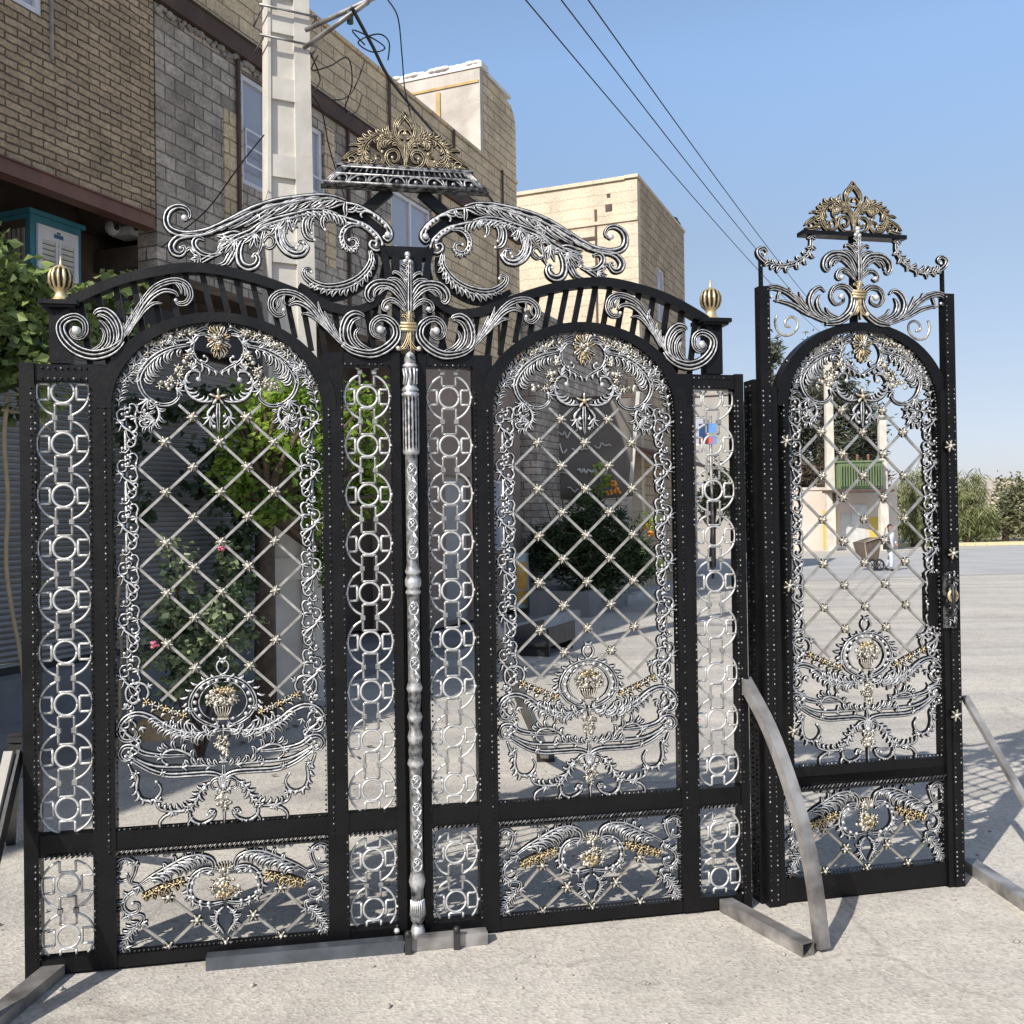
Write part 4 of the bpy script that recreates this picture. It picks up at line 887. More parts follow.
for sg in (1, -1):
    m = MB()
    q = [(sg * -x, z) for x, z in X((243, 262), (246, 310), (232, 345), (195, 372), (150, 385), (112, 382), (88, 372))]
    m.stroke(q, [.014, .022, .022, .022, .022, .018, .012], 2, None, -.012)
    m.lobes(q, 9, .030, .014, 1, 50, 100, 0, 1, 1, -.014); m.lobes(q, 8, .026, .012, -1, 50, 100, 0, 1, 1, -.014)
    q = [(sg * -x, z) for x, z in X((112, 382), (82, 370), (58, 348), (56, 328), (76, 320), (88, 335), (78, 346))]
    m.cscroll(q, [.014, .022, .024, .022, .018, .013, .009], 2, 0, -.012)
    m.build('swag', M_SILVER, side)
    m = MB()
    q = [(sg * -x, z) for x, z in X((128, 560), (122, 590), (138, 625), (172, 632), (200, 610), (202, 580), (180, 565), (160, 578), (160, 598), (176, 602))]
    m.tube([(x, .0, z) for x, z in catmull(q, 40)], .006, 6, 0, .8); m.build('spiral', M_PALE, side)
for px_, py_ in ((780, 442), (942, 447), (945, 553), (783, 585), (787, 728), (948, 713)):
    u, v = onplane(px_, py_, DA, DB); m = MB(); m.flower((0, 0), .027, 0, -.004, 6, None, .3); m.ball((0, -.012, 0), .008, 0, 1, 8)
    o = m.build('post_flower', M_PALE, side); o.location = (u - DC, -.047, v)
# lock with plate, handle and keyhole ring
u0, v0 = onplane(929, 598, DA, DB); u1, _ = onplane(942, 598, DA, DB); u0 -= DC; u1 -= DC
m = MB(); m.box(u0 - .016, u0 + .024, -.026, .026, v0 - .115, v0 + .11); lk = m.build('lock_case', M_BLACK, side)
m = MB(); m.box(u1 - .030, u1 + .030, -.058, -.046, v0 - .125, v0 + .115, 0, .4)
for i in range(9): m.lobes([(u1 - .02, v0 - .12 + .025 * i), (u1 + .02, v0 - .10 + .025 * i)], 2, .02, .010, (-1) ** i, 50, 100, 0, 1, 1, -.058)
pl_ = m.build('lock_plate', M_SILVER_DARK, side)
m = MB(); m.tube([(u1 + .004 + .020 * math.cos(q), -.068, v0 + .012 + .024 * math.sin(q)) for q in [2 * math.pi * j / 14 for j in range(15)]], .007, 6); m.build('keyhole_ring', M_GOLD, pl_)
m = MB(); m.tube([(u1 - .010, -.062, v0 + .06), (u1 - .014, -.095, v0 + .05), (u1 - .016, -.100, v0 - .03), (u1 - .010, -.064, v0 - .06)], .008, 8); m.build('handle', M_BSTEEL, side)

# ------------------------------------------------------------------ props that hold the gates up, steel on the ground
def hollow(mb, p, q, w_, h_, th=.004, mi=0):           # square tube seen open at its ends
    p, q = Vector(p), Vector(q); d = (q - p).normalized(); r = d.cross(Vector((0, 0, 1))).normalized(); u = r.cross(d)
    def ringv(c, s): return [c - r * (w_ / 2 - s) - u * (h_ / 2 - s), c + r * (w_ / 2 - s) - u * (h_ / 2 - s), c + r * (w_ / 2 - s) + u * (h_ / 2 - s), c - r * (w_ / 2 - s) + u * (h_ / 2 - s)]
    v = ringv(p, 0) + ringv(q, 0) + ringv(p, th) + ringv(q, th); fs = []
    for i in range(4):
        j = (i + 1) % 4
        fs += [(i, j, 4 + j, 4 + i), (8 + j, 8 + i, 12 + i, 12 + j), (j, i, 8 + i, 8 + j), (4 + i, 4 + j, 12 + j, 12 + i)]
    mb.add(v, fs, mi, 0., False)
A2, B2 = Vector((.945, 4.06, 0)), Vector((1.13, 3.61, 0)); dd = (B2 - A2).normalized(); nn = Vector((-dd.y, dd.x, 0))
pts = [onplane(x, yy, A2[:2], B2[:2]) for x, yy in ((744, 680), (770, 730), (795, 800), (812, 870), (822, 948))]
root = empty('curved_prop', (B2.x, B2.y, 0), 0, 'curved raw steel prop between the two gates, its foot a short square tube', 'gate prop')
m = MB(); P = catmull(pts, 26); prof = []
for i, (s_, z) in enumerate(P):
    a_, b_ = P[max(i - 1, 0)], P[min(i + 1, 25)]; tx, tz = b_[0] - a_[0], b_[1] - a_[1]; l = math.hypot(tx, tz); ux, uz = -tz / l, tx / l
    c0 = A2 + dd * s_ + Vector((0, 0, max(z, .012)))
    prof.append([c0 + nn * sx * .024 + (dd * ux + Vector((0, 0, uz))) * sz * .020 - B2 for sx, sz in ((-1, -1), (1, -1), (1, 1), (-1, 1))])
m.add([v for r_ in prof for v in r_], [(4 * i + k, 4 * i + (k + 1) % 4, 4 * i + 4 + (k + 1) % 4, 4 * i + 4 + k) for i in range(25) for k in range(4)] + [(3, 2, 1, 0), (100, 101, 102, 103)], 0, 0., False)
m.build('strut', M_STEEL, root)
m = MB(); hollow(m, Vector((.845, 4.03, .026)) - B2, Vector((1.055, 3.60, .026)) - B2, .055, .05); m.build('foot', M_STEEL, root)
rb = Vector((2.09, 3.30, 0))
root = empty('side_prop', rb, 0, 'thin straight steel prop leaning on the right post of the single gate', 'gate prop')
m = MB(); e = Vector((2.101, 3.47, .03)); m.beam(Vector((1.975, 4.33, .80)) - rb, e - rb, .030, .020); m.build('strut', M_STEEL, root)
m = MB(); hollow(m, Vector((2.035, 4.45, .026)) - rb, Vector((2.10, 3.30, .026)) - rb, .06, .05); m.build('foot', M_STEEL, root)
lb = Vector((-1.70, 3.0, 0))
root = empty('plank_prop', lb, 0, 'worn pale plank prop leaning on the left end of the double gate', 'gate prop')
m = MB(); m.beam(Vector((-1.79, 3.50, .80)) - lb, Vector((-1.735, 2.98, .05)) - lb, .030, .055); m.build('strut', M_WOOD, root)
m = MB(); m.beam(Vector((-1.765, 3.52, .80)) - lb, Vector((-1.700, 2.98, .05)) - lb, .012, .05); m.build('edge_bar', M_BSTEEL, root)
m = MB(); hollow(m, Vector((-1.655, 3.53, .022)) - lb, Vector((-1.715, 2.90, .022)) - lb, .075, .042); m.build('foot', M_STEEL, root)
c0 = at(15, 768, 3.75); root = empty('back_prop', (c0.x, c0.y, 0), 0, 'black steel strut sloping down behind the left edge of the double gate', 'gate prop')
m = MB(); m.beam((0, 0, .80), (-.66, 1.25, .02), .045, .045); m.box(-.02, .09, -.02, .02, .79, .81); m.build('strut', M_BSTEEL, root)
# struts behind the double gate
for i, (p0, p1, lab) in enumerate((((-.10, 3.90, 1.22), (.20, 6.6, .03), 'long pale steel strut sloping down to the road behind the double gate'),)):
    b0 = Vector((p1[0], p1[1], 0)); root = empty('rear_strut', b0, 0, lab, 'gate prop')
    m = MB(); m.beam(Vector(p0) - b0, Vector(p1) - b0, .05, .06); m.build('bar', M_WOOD, root)
    m = MB(); m.box(-.06, .06, -.06, .06, 0, .03); m.build('foot_plate', M_BSTEEL, root)
def gnd_tube(name, p, q, m_, lab, cat='steel tube'):
    p = Vector((*p, .024)); q = Vector((*q, .024)); mb = MB(); b0 = Vector((p.x, p.y, 0)); hollow(mb, p - b0, q - b0, .05, .046)
    return tag(mb.build(name, m_, None, (0, 0, 0), b0), lab, cat)
gnd_tube('square_tube', (-1.128, 3.575), (-.43, 3.70), M_STEELB, 'long bluish square steel tube lying along the foot of the left gate leaf')
t2 = empty('hinge_tube', (-.42, 3.702, 0), 0, 'short dark square tube with two hinge lugs lying under the turned column', 'steel tube')
m = MB(); hollow(m, (0, 0, .024), (.30, .062, .024), .05, .046); m.build('tube', M_STEEL, t2)
for x in (.012, .19):
    m = MB(); m.box(x - .012, x + .012, -.045 + x * .2, -.020 + x * .2, .0, .075); m.ball((x, -.04 + x * .2, .075), .014, 0, 1, 8); m.build('hinge_lug', M_BSTEEL, t2)

# ================================================================== the street
def fc(px, py, p):                                     # a pixel seen on the street-parallel plane p: (along the street, height)
    a = SN * p; return onplane(px, py, (a.x, a.y), (a.x + SD.x, a.y + SD.y))
def sroot(name, s, p, z, label, cat, group=None, kind=None):
    return empty(name, S(s, p, z), SROT, label, cat, group, kind)
# ground: one sheet to the horizon
def ground_mat():
    m, nt, b = mat('pale_road'); co = coords(nt)
    def noise(sc, det=6, rough=.6):
        n = N(nt, 'ShaderNodeTexNoise'); n.inputs['Scale'].default_value = sc; n.inputs['Detail'].default_value = det; n.inputs['Roughness'].default_value = rough
        nt.links.new(co, n.inputs['Vector']); return n
    n1 = noise(.55, 8); n2 = noise(4, 8, .7)
    r1 = ramp(nt, [(.3, (.41, .39, .36)), (.55, (.475, .455, .425)), (.75, (.51, .487, .455))]); nt.links.new(n1.outputs[0], r1.inputs[0])
    r2 = ramp(nt, [(.3, (.86, .855, .85)), (.7, (1.08, 1.07, 1.05))]); nt.links.new(n2.outputs[0], r2.inputs[0])
    v = N(nt, 'ShaderNodeTexVoronoi'); v.inputs['Scale'].default_value = 75; nt.links.new(co, v.inputs['Vector'])
    r3 = ramp(nt, [(0, (.62, .60, .58)), (.35, (.92, .90, .87)), (.8, (1.16, 1.14, 1.10))]); nt.links.new(v.outputs['Color'], r3.inputs[0])
    v2 = N(nt, 'ShaderNodeTexVoronoi'); v2.inputs['Scale'].default_value = 28; nt.links.new(co, v2.inputs['Vector'])
    r4 = ramp(nt, [(.02, (.55, .52, .48)), (.12, (1, 1, 1))]); nt.links.new(v2.outputs['Distance'], r4.inputs[0])
    n5 = noise(14, 3); r5 = ramp(nt, [(.52, (0, 0, 0)), (.62, (1, 1, 1))]); nt.links.new(n5.outputs[0], r5.inputs[0])
    def mul(a, c, f=1.):
        mx = N(nt, 'ShaderNodeMix', data_type='RGBA', blend_type='MULTIPLY'); mx.inputs[0].default_value = f
        nt.links.new(a, mx.inputs[6]); nt.links.new(c, mx.inputs[7]); return mx
    a = mul(r1.outputs[0], r2.outputs[0]); a = mul(a.outputs[2], r3.outputs[0], .75); c = mul(a.outputs[2], r4.outputs[0]); nt.links.new(r5.outputs[0], c.inputs[0])
    # tyre-worn streaks along the road
    mp = N(nt, 'ShaderNodeMapping'); mp.inputs['Rotation'].default_value = (0, 0, -SROT); mp.inputs['Scale'].default_value = (.06, 1.6, 1); nt.links.new(co, mp.inputs['Vector'])
    n6 = N(nt, 'ShaderNodeTexNoise'); n6.inputs['Scale'].default_value = 1.2; n6.inputs['Detail'].default_value = 5; nt.links.new(mp.outputs[0], n6.inputs['Vector'])
    r6 = ramp(nt, [(.38, (.84, .84, .85)), (.6, (1.03, 1.02, 1.0))]); nt.links.new(n6.outputs[0], r6.inputs[0])
    d = mul(c.outputs[2], r6.outputs[0])
    # cracks, oil stains and dusty patches
    n7 = noise(.8, 4); wv = N(nt, 'ShaderNodeVectorMath', operation='MULTIPLY_ADD'); wv.inputs[1].default_value = (.9, .9, 0); nt.links.new(n7.outputs['Color'], wv.inputs[0]); nt.links.new(co, wv.inputs[2])
    v3 = N(nt, 'ShaderNodeTexVoronoi', feature='DISTANCE_TO_EDGE'); v3.inputs['Scale'].default_value = .42; nt.links.new(wv.outputs[0], v3.inputs['Vector'])
    r7 = ramp(nt, [(.001, (.45, .43, .41)), (.006, (1, 1, 1))]); nt.links.new(v3.outputs['Distance'], r7.inputs[0])
    n8 = noise(.9, 2); r8 = ramp(nt, [(.45, (0, 0, 0)), (.56, (.45, .45, .45))]); nt.links.new(n8.outputs[0], r8.inputs[0])
    e = mul(d.outputs[2], r7.outputs[0]); nt.links.new(r8.outputs[0], e.inputs[0])
    n9 = noise(1.7, 5, .65); r9 = ramp(nt, [(.60, (1, 1, 1)), (.70, (.80, .79, .78)), (.78, (.66, .65, .65))]); nt.links.new(n9.outputs[0], r9.inputs[0])
    g_ = mul(e.outputs[2], r9.outputs[0]); nt.links.new(g_.outputs[2], b.inputs['Base Color'])
    b.inputs['Roughness'].default_value = .92
    ad = N(nt, 'ShaderNodeMath', operation='MULTIPLY_ADD'); ad.inputs[1].default_value = .5; nt.links.new(v.outputs['Distance'], ad.inputs[0]); nt.links.new(n2.outputs[0], ad.inputs[2])
    bump(nt, b, ad.outputs[0], .55, .008)
    return m
mb = MB(); mb.add([(-400, -60, 0), (400, -60, 0), (400, 900, 0), (-400, 900, 0)], [(0, 1, 2, 3)]); tag(mb.build('ground', ground_mat()), kind='structure')
M_ASPH = plain('asphalt', (.40, .39, .38), (.33, .325, .32), .6, .85, 0, .004)
mb = MB(); q = [(6.5, 24.5), (60, 38), (120, 52), (120, 90), (40, 62), (2, 30)]
mb.add([(x, y, .005) for x, y in q], [tuple(range(len(q)))]); tag(mb.build('cross_road', M_ASPH), kind='structure')
M_PAVE = plain('pavement_grey', (.24, .235, .23), (.17, .168, .165), 1.4, .88, 0, .006)
mb = MB(); a = [S(-9, 5.35), S(22, 5.35), S(22, 12), S(-9, 12)]
mb.add([(v.x, v.y, .006) for v in a] + [(v.x, v.y, -.05) for v in a], [(0, 1, 2, 3), (4, 5, 1, 0), (5, 6, 2, 1), (7, 4, 0, 3)], 0, 0, False); tag(mb.build('pavement', M_PAVE), kind='structure')
M_KERB = plain('kerb_stone', (.46, .45, .43), (.36, .35, .33), 3, .85)
mb = MB()
for i in range(14):
    s0 = 11.5 + i * .82; pts = [S(s0, 5.18), S(s0 + .80, 5.18), S(s0 + .80, 5.345), S(s0, 5.345)]
    mb.hexa([(v.x, v.y, -.02) for v in pts] + [(v.x, v.y, .13 + .008 * math.sin(i * 3)) for v in pts])
tag(mb.build('kerb', M_KERB), kind='structure')
M_BRICK = brick_mat('dark_brick', (.55, .42, .285), (.42, .32, .21), (.19, .14, .095), .24, .066, .009, .95, .08, .45, .9, scale=2.6, warp=(.42, 11))
M_TAN = brick_mat('tan_brick', (.76, .62, .42), (.64, .51, .335), (.36, .275, .185), .52, .155, .010, .9, .02, .4, .3, warp=(.10, 5))
M_BLOCK = brick_mat('concrete_block', (.60, .54, .47), (.37, .33, .285), (.21, .185, .155), .27, .128, .009, .92, .03, .5, .3, scale=3, warp=(.10, 6))
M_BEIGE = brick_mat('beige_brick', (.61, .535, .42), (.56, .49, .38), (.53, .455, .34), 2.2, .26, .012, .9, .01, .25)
M_BEIGE_SHADE = brick_mat('shaded_beige_brick', (.50, .40, .27), (.42, .33, .22), (.22, .17, .12), .5, .22, .014, .9, .012, .35)  # darker version of the beige brick, side wall's shade put into the colour
M_PLAST = plain('rough_plaster', (.50, .47, .42), (.36, .33, .29), 2.2, .95, 0, .012)
M_BEAM = plain('brown_beam', (.19, .085, .055), (.115, .05, .035), 2.5, .6, 0, .004)
M_RUST = plain('rusty_beam', (.10, .06, .042), (.055, .035, .026), 3, .8, 0, .004)
M_MORT = plain('mortar', (.36, .33, .29), (.24, .22, .19), 9, .95, 0, .02)
def glass_mat(name, c, r=.08):
    m, nt, b = mat(name); b.inputs['Base Color'].default_value = (*c, 1); b.inputs['Roughness'].default_value = r; b.inputs['Specular IOR Level'].default_value = .8
    return m
M_GLASS = glass_mat('window_glass', (.36, .37, .42), .16)

def window(root, off, s0, s1, z0, z1, p, bars=(), split=None):
    w_ = MB(); t = .05; d0, d1 = p - .035, p + .05
    w_.box(s0, s0 + t, d0, d1, z0, z1); w_.box(s1 - t, s1, d0, d1, z0, z1); w_.box(s0 + t, s1 - t, d0 + .003, d1, z1 - t, z1); w_.box(s0 + t, s1 - t, d0 + .003, d1, z0, z0 + t)
    if split: w_.box(s0 + (s1 - s0) * split - .022, s0 + (s1 - s0) * split + .022, d0 + .004, d1, z0 + t, z1 - t)
    o = w_.build('window', M_WHITE, root, off)
    g_ = MB(); g_.box(s0 + t * .5, s1 - t * .5, p + .0, p + .02, z0 + t * .5, z1 - t * .5); g_.build('pane', M_GLASS, o, off)
    if bars:
        b_ = MB()
        for z in bars: b_.box(s0 + .02, s1 - .02, d0 - .05, d0 - .03, z - .012, z + .012)
        b_.box(s0 + .02, s0 + .04, d0 - .049, d0 - .031, min(bars), max(bars)); b_.box(s1 - .04, s1 - .02, d0 - .049, d0 - .031, min(bars), max(bars))
        b_.build('guard_rail', M_WHITE, o, off)
    return o
# ---- brick house on the left
off = (-8, 6.5, 0)
hA = sroot('brick_house', *off, 'old brown brick upper storey overhanging a dark shopfront at the left edge', 'house')
def shell_wall(mb, s0, s1, p0, p1, z0, z1, holes=()):
    """front wall with real openings"""
    ss = sorted({s0, s1, *[h[0] for h in holes], *[h[1] for h in holes]})
    for a, b_ in zip(ss, ss[1:]):
        hs = sorted([(h[2], h[3]) for h in holes if h[0] <= a + 1e-6 and h[1] >= b_ - 1e-6]); z = z0
        for h0, h1 in hs:
            if h0 > z: mb.box(a, b_, p0, p1, z, h0)
            z = h1
        if z < z1: mb.box(a, b_, p0, p1, z, z1)
wc = fc(44, 18, 6.5)
w_ = MB(); shell_wall(w_, -8, 7.16, 6.5, 6.75, 4.47, 7.6, [(wc[0] - .62, wc[0], wc[1], wc[1] + 1.25)]); w_.build('wall', M_BRICK, hA, off)
window(hA, off, wc[0] - .60, wc[0] - .01, wc[1] + .01, wc[1] + 1.23, 6.56)
w_ = MB(); w_.box(-8, 7.12, 6.47, 6.58, 4.35, 4.455); w_.box(-8, 7.12, 6.455, 6.60, 4.335, 4.349); w_.box(-8, 7.12, 6.455, 6.60, 4.456, 4.469); w_.build('steel_beam', M_BEAM, hA, off)
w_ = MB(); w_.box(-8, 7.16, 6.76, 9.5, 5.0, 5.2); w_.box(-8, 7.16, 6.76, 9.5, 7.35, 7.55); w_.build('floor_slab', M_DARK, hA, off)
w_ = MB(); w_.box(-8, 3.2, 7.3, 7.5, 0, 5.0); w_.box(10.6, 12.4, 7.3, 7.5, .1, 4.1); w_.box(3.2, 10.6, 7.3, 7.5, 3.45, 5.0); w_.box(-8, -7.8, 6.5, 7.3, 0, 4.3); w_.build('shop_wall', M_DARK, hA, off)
w_ = MB(); w_.box(-8, 10.6, 6.9, 7.29, .0, .36); w_.build('plinth', M_GREY, hA, off)
w_ = MB()
for s_, z in ((6.92, 6.3), (6.88, 5.86)): pass
w_.box(fc(52, 20, 6.47)[0], fc(52, 20, 6.47)[0] + .022, 6.475, 6.497, wc[1] - .32, wc[1] + .9); w_.build('drain_pipe', M_MORT, hA, off)
# roller shutter with real slats
M_SHUT = plain('shutter_metal', (.40, .385, .37), (.32, .31, .295), 2, .55, .1, 0)
w_ = MB(); z = .40
while z < 3.40:
    w_.add([(3.22, 7.20, z), (10.58, 7.20, z), (10.58, 7.165, z + .024), (3.22, 7.165, z + .024), (10.58, 7.20, z + .048), (3.22, 7.20, z + .048)], [(0, 1, 2, 3), (3, 2, 4, 5)], 0, 0, False); z += .052
w_.build('roller_shutter', M_SHUT, hA, off)
w_ = MB(); w_.box(3.22, 10.58, 7.14, 7.25, .361, .42); w_.box(3.14, 3.22, 7.14, 7.29, .361, 3.46); w_.box(10.58, 10.66, 7.14, 7.29, .361, 3.46); w_.box(3.14, 10.66, 7.05, 7.29, 3.462, 3.8); w_.build('shutter_frame', M_BSTEEL, hA, off)
# ---- block house
off = (7.2, 6.52, 0)
hB = sroot('block_house', *off, 'grey concrete block house with tan brick parapet and a roof tower, behind the utility pole', 'house')
w1 = (fc(241, 68, 6.52), fc(263.5, 190, 6.52)); W1 = (w1[0][0], w1[1][0] + .16, 5.20, 6.38)
W2 = (fc(296, 110, 6.52)[0], fc(323, 110, 6.52)[0], 5.35, 6.30); W3 = (fc(391, 190, 6.52)[0], fc(431, 190, 6.52)[0], 5.05, 6.15)
holes = [(*W1,), (*W2,), (*W3,)]
w_ = MB(); shell_wall(w_, 7.2, 16.22, 6.52, 6.75, 4.0, 6.50, [tuple(h) for h in holes]); w_.build('block_wall', M_BLOCK, hB, off)
for h in holes:                                          # stacked tan bricks beside the windows
    for k, (a, b_) in enumerate(((h[0] - .30, h[0] - .012), (h[1] + .012, h[1] + .22))): w_ = MB(); w_.box(a, b_, 6.505, 6.5195, h[2] - .75 + .1 * k, h[3] + (.08 if k else -.5)); w_.build('tan_infill', M_TAN, hB, off)
w_ = MB(); w_.box(13.1, 16.21, 6.504, 6.5195, 4.05, 6.49); w_.build('tan_infill', M_TAN, hB, off)
for h, bars in ((W1, (5.42, 5.6, 5.78)), (W2, (5.5, 5.68)), (W3, (5.2, 5.35))): window(hB, off, h[0] + .01, h[1] - .01, h[2] + .01, h[3] - .01, 6.58, bars, .5 if h is W3 else None)
w_ = MB(); w_.box(7.2, 16.24, 6.47, 6.74, 6.52, 6.70); w_.box(7.2, 16.24, 6.455, 6.745, 6.502, 6.519); w_.box(7.2, 16.24, 6.455, 6.745, 6.701, 6.719)
w_.build('steel_beam', M_RUST, hB, off)
for s_ in (8.36, 10.5, 11.0, 13.05, 15.2): w_ = MB(); w_.box(s_, s_ + .04, 6.475, 6.503, 4.0, 6.50); w_.build('steel_post', M_RUST, hB, off)
w_ = MB()
for i in range(46):
    a = 7.22 + i * .045 + rnd.uniform(0, .02); w_.ball((a, 6.50, 6.47 + rnd.uniform(-.05, .01)), rnd.uniform(.02, .05), 0, .5, 6, (1, .7, .8))
w_.build('mortar_squeeze', M_MORT, hB, off)
w_ = MB(); w_.box(7.2, 16.22, 6.54, 6.76, 6.72, 7.60); w_.box(7.2, 16.24, 6.52, 6.80, 7.60, 7.65); w_.build('parapet', M_TAN, hB, off)
for s_ in (9.2, 11.6, 13.6, 15.5): w_ = MB(); w_.box(s_, s_ + .05, 6.505, 6.519, 6.73, 7.62); w_.build('parapet_post', M_RUST, hB, off)
w_ = MB(); w_.box(7.2, 16.0, 6.76, 10.5, 6.50, 6.70); w_.box(7.2, 16.0, 6.76, 10.5, 4.05, 4.25); w_.box(7.2, 16.2, 10.3, 10.5, 0, 7.6); w_.box(16.0, 16.21, 6.77, 10.3, 0, 7.5); w_.box(7.0, 7.19, 6.76, 10.3, 4.4, 7.55); w_.build('floor_slab', M_DARK, hB, off)
w_ = MB(); shell_wall(w_, 12.35, 16.2, 6.54, 6.74, .05, 3.98, [(13.2, 14.1, .1, 2.3), (14.9, 15.9, 1.1, 2.3)]); w_.box(12.35, 12.5, 6.74, 8.5, .05, 4.0); w_.build('ground_floor_wall', plain('pink_render', (.30, .225, .18), (.22, .165, .135), 1.6, .9), hB, off)
w_ = MB(); w_.box(13.2, 14.1, 6.62, 6.66, .1, 2.3); w_.build('door', M_SHUT, hB, off)
window(hB, off, 14.91, 15.89, 1.11, 2.29, 6.60, (), .5)
tw = MB(); tw.box(14.68, 14.80, 6.54, 9.6, 7.655, 9.04); tw.box(14.80, 16.2, 9.4, 9.6, 7.655, 8.96); tw.build('tower_face', M_PLAST, hB, off)
tw = MB(); tw.prism([(14.803, 7.66), (16.2, 7.66), (16.2, 8.62), (16.13, 8.80), (15.98, 8.92), (14.803, 9.02)], 6.535, 6.75); tw.build('tower_side', M_TAN, hB, off)
tw = MB(); tw.box(14.66, 14.95, 6.50, 9.65, 9.045, 9.14); tw.box(14.95, 16.0, 6.53, 9.65, 9.03, 9.09)
for i in range(26): tw.ball((14.70 + rnd.uniform(-.02, .05), 6.6 + i * .115, 9.13), .10 + rnd.uniform(-.01, .01), 0, .5, 8, (.8, 1.2, .45))
tw.build('tower_roof', plain('white_roof', (.74, .73, .71), (.62, .61, .58), 3, .9), hB, off)
tw = MB(); tw.box(14.655, 14.679, 7.26, 7.34, 7.66, 8.75); tw.box(14.66, 14.679, 6.56, 9.5, 8.80, 8.84); tw.build('rust_streak', plain('yellow_post', (.45, .31, .13), None, 6), hB, off)
# ---- low block house between, far beige house
off = (16.4, 6.3, 0)
hC = sroot('low_house', *off, 'low grey block building at the end of the street wall with a brown awning', 'house')
w_ = MB(); shell_wall(w_, 16.4, 30, 6.3, 6.55, 0, 5.3, [(19.0, 20.0, 1.2, 2.4)]); w_.box(16.4, 16.6, 6.55, 12, 0, 5.3); w_.build('wall', M_BLOCK, hC, off)
window(hC, off, 19.01, 19.99, 1.21, 2.39, 6.36, (), .5)
w_ = MB(); w_.hexa([(21.5, 5.3, 2.95), (27, 5.3, 2.95), (27, 6.29, 3.3), (21.5, 6.29, 3.3), (21.5, 5.3, 3.03), (27, 5.3, 3.03), (27, 6.29, 3.4), (21.5, 6.29, 3.4)]); w_.build('awning', M_BEAM, hC, off)
w_ = MB(); w_.box(16.4, 30, 6.25, 6.6, 5.3, 5.38); w_.build('roof_edge', M_MORT, hC, off)
off = (22.45, 6.0, 0)
hD = sroot('beige_house', *off, 'sunlit beige brick house standing tallest behind the right gate leaf', 'house')
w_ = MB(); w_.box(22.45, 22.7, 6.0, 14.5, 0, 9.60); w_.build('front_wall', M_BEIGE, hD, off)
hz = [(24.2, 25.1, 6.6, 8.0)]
w_ = MB(); shell_wall(w_, 22.705, 27.4, 6.0, 6.25, 0, 9.62, hz); w_.box(27.15, 27.4, 6.25, 14.5, 0, 9.4); w_.build('side_wall', M_BEIGE_SHADE, hD, off)
window(hD, off, 24.21, 25.09, 6.61, 7.99, 6.08, (), .5)
w_ = MB(); w_.box(22.41, 22.448, 6.0, 14.5, 8.62, 8.70); w_.box(22.40, 27.45, 5.97, 6.30, 9.625, 9.70); w_.box(22.40, 22.75, 6.30, 14.5, 9.605, 9.69); w_.build('cornice', M_BEIGE, hD, off)
w_ = MB(); w_.box(22.43, 22.449, 7.0, 7.05, 6.2, 9.0); w_.box(22.425, 22.449, 7.0, 12, 8.28, 8.36); w_.box(22.43, 22.449, 6.62, 6.78, 8.92, 9.08); w_.box(22.43, 22.449, 6.66, 6.74, 9.25, 9.33); w_.build('rusty_post', M_RUST, hD, off)
w_ = MB(); w_.box(26.9, 27.25, 6.05, 6.3, 9.71, 9.86); w_.ball((26.9, 6.15, 9.85), .12, 0, .5, 6); w_.build('roof_rubble', M_BSTEEL, hD, off)
# ---- evaporative cooler and cameras under the overhang
a, b_ = fc(30, 213, 6.95), fc(81, 262, 6.95); off = (a[0], 6.95, 3.55)
M_TEAL = plain('teal_paint', (.045, .20, .27), (.03, .15, .20), 4, .5)
co_ = sroot('air_cooler', *off, 'teal evaporative air cooler with white louvred panel under the overhang', 'air cooler')
L_ = b_[0] - a[0]; z1 = a[1]; off0 = (0, 0, 0)
w_ = MB(); w_.box(0, L_, 0, .34, 0, z1 - 3.55); w_.box(-.03, L_ + .03, -.03, .343, z1 - 3.55, z1 - 3.51); w_.build('body', M_TEAL, co_)
w_ = MB(); w_.box(-.008, -.0015, .05, .335, .02, z1 - 3.55 - .04); w_.build('side_panel', M_DARK, co_)
w_ = MB(); x0, x1, zt_ = .06, L_ - .05, z1 - 3.55 - .07
for q in ((x0, x1, zt_ - .12, zt_), (x0, x0 + .045, .04, zt_ - .12), (x1 - .045, x1, .04, zt_ - .12), (x0 + .19, x0 + .215, .04, zt_ - .12), (x1 - .215, x1 - .19, .04, zt_ - .12)): w_.box(q[0], q[1], -.022, -.001, q[2], q[3])
w_.build('panel_frame', M_WHITE, co_)
w_ = MB(); z = .05
while z < zt_ - .13: w_.add([(x0 + .045, -.004, z), (x1 - .045, -.004, z), (x1 - .045, -.022, z + .032), (x0 + .045, -.022, z + .032)], [(0, 1, 2, 3)], 0, 0, False); z += .046
w_.build('louvre', plain('louvre_grey', (.62, .60, .56), None, 5), co_)
w_ = MB(); w_.box(x0 + .02, x1 - .02, -.0035, -.0005, .04, zt_ - .1); w_.build('panel_back', M_DARK, co_)
w_ = MB(); w_.box(x0 + .17, x1 - .17, -.026, -.0225, zt_ - .085, zt_ - .050); w_.box(x0 + .20, x1 - .20, -.026, -.0225, zt_ - .045, zt_ - .028); w_.build('name_plate', plain('blue_mark', (.06, .14, .28), None, 5), co_)
w_ = MB(); 
for i in range(5): w_.box(-.018, -.009, .05 + i * .055, .08 + i * .055, .05, zt_ - .05)
w_.build('side_grille', plain('grille_grey', (.30, .28, .25), None, 5), co_)
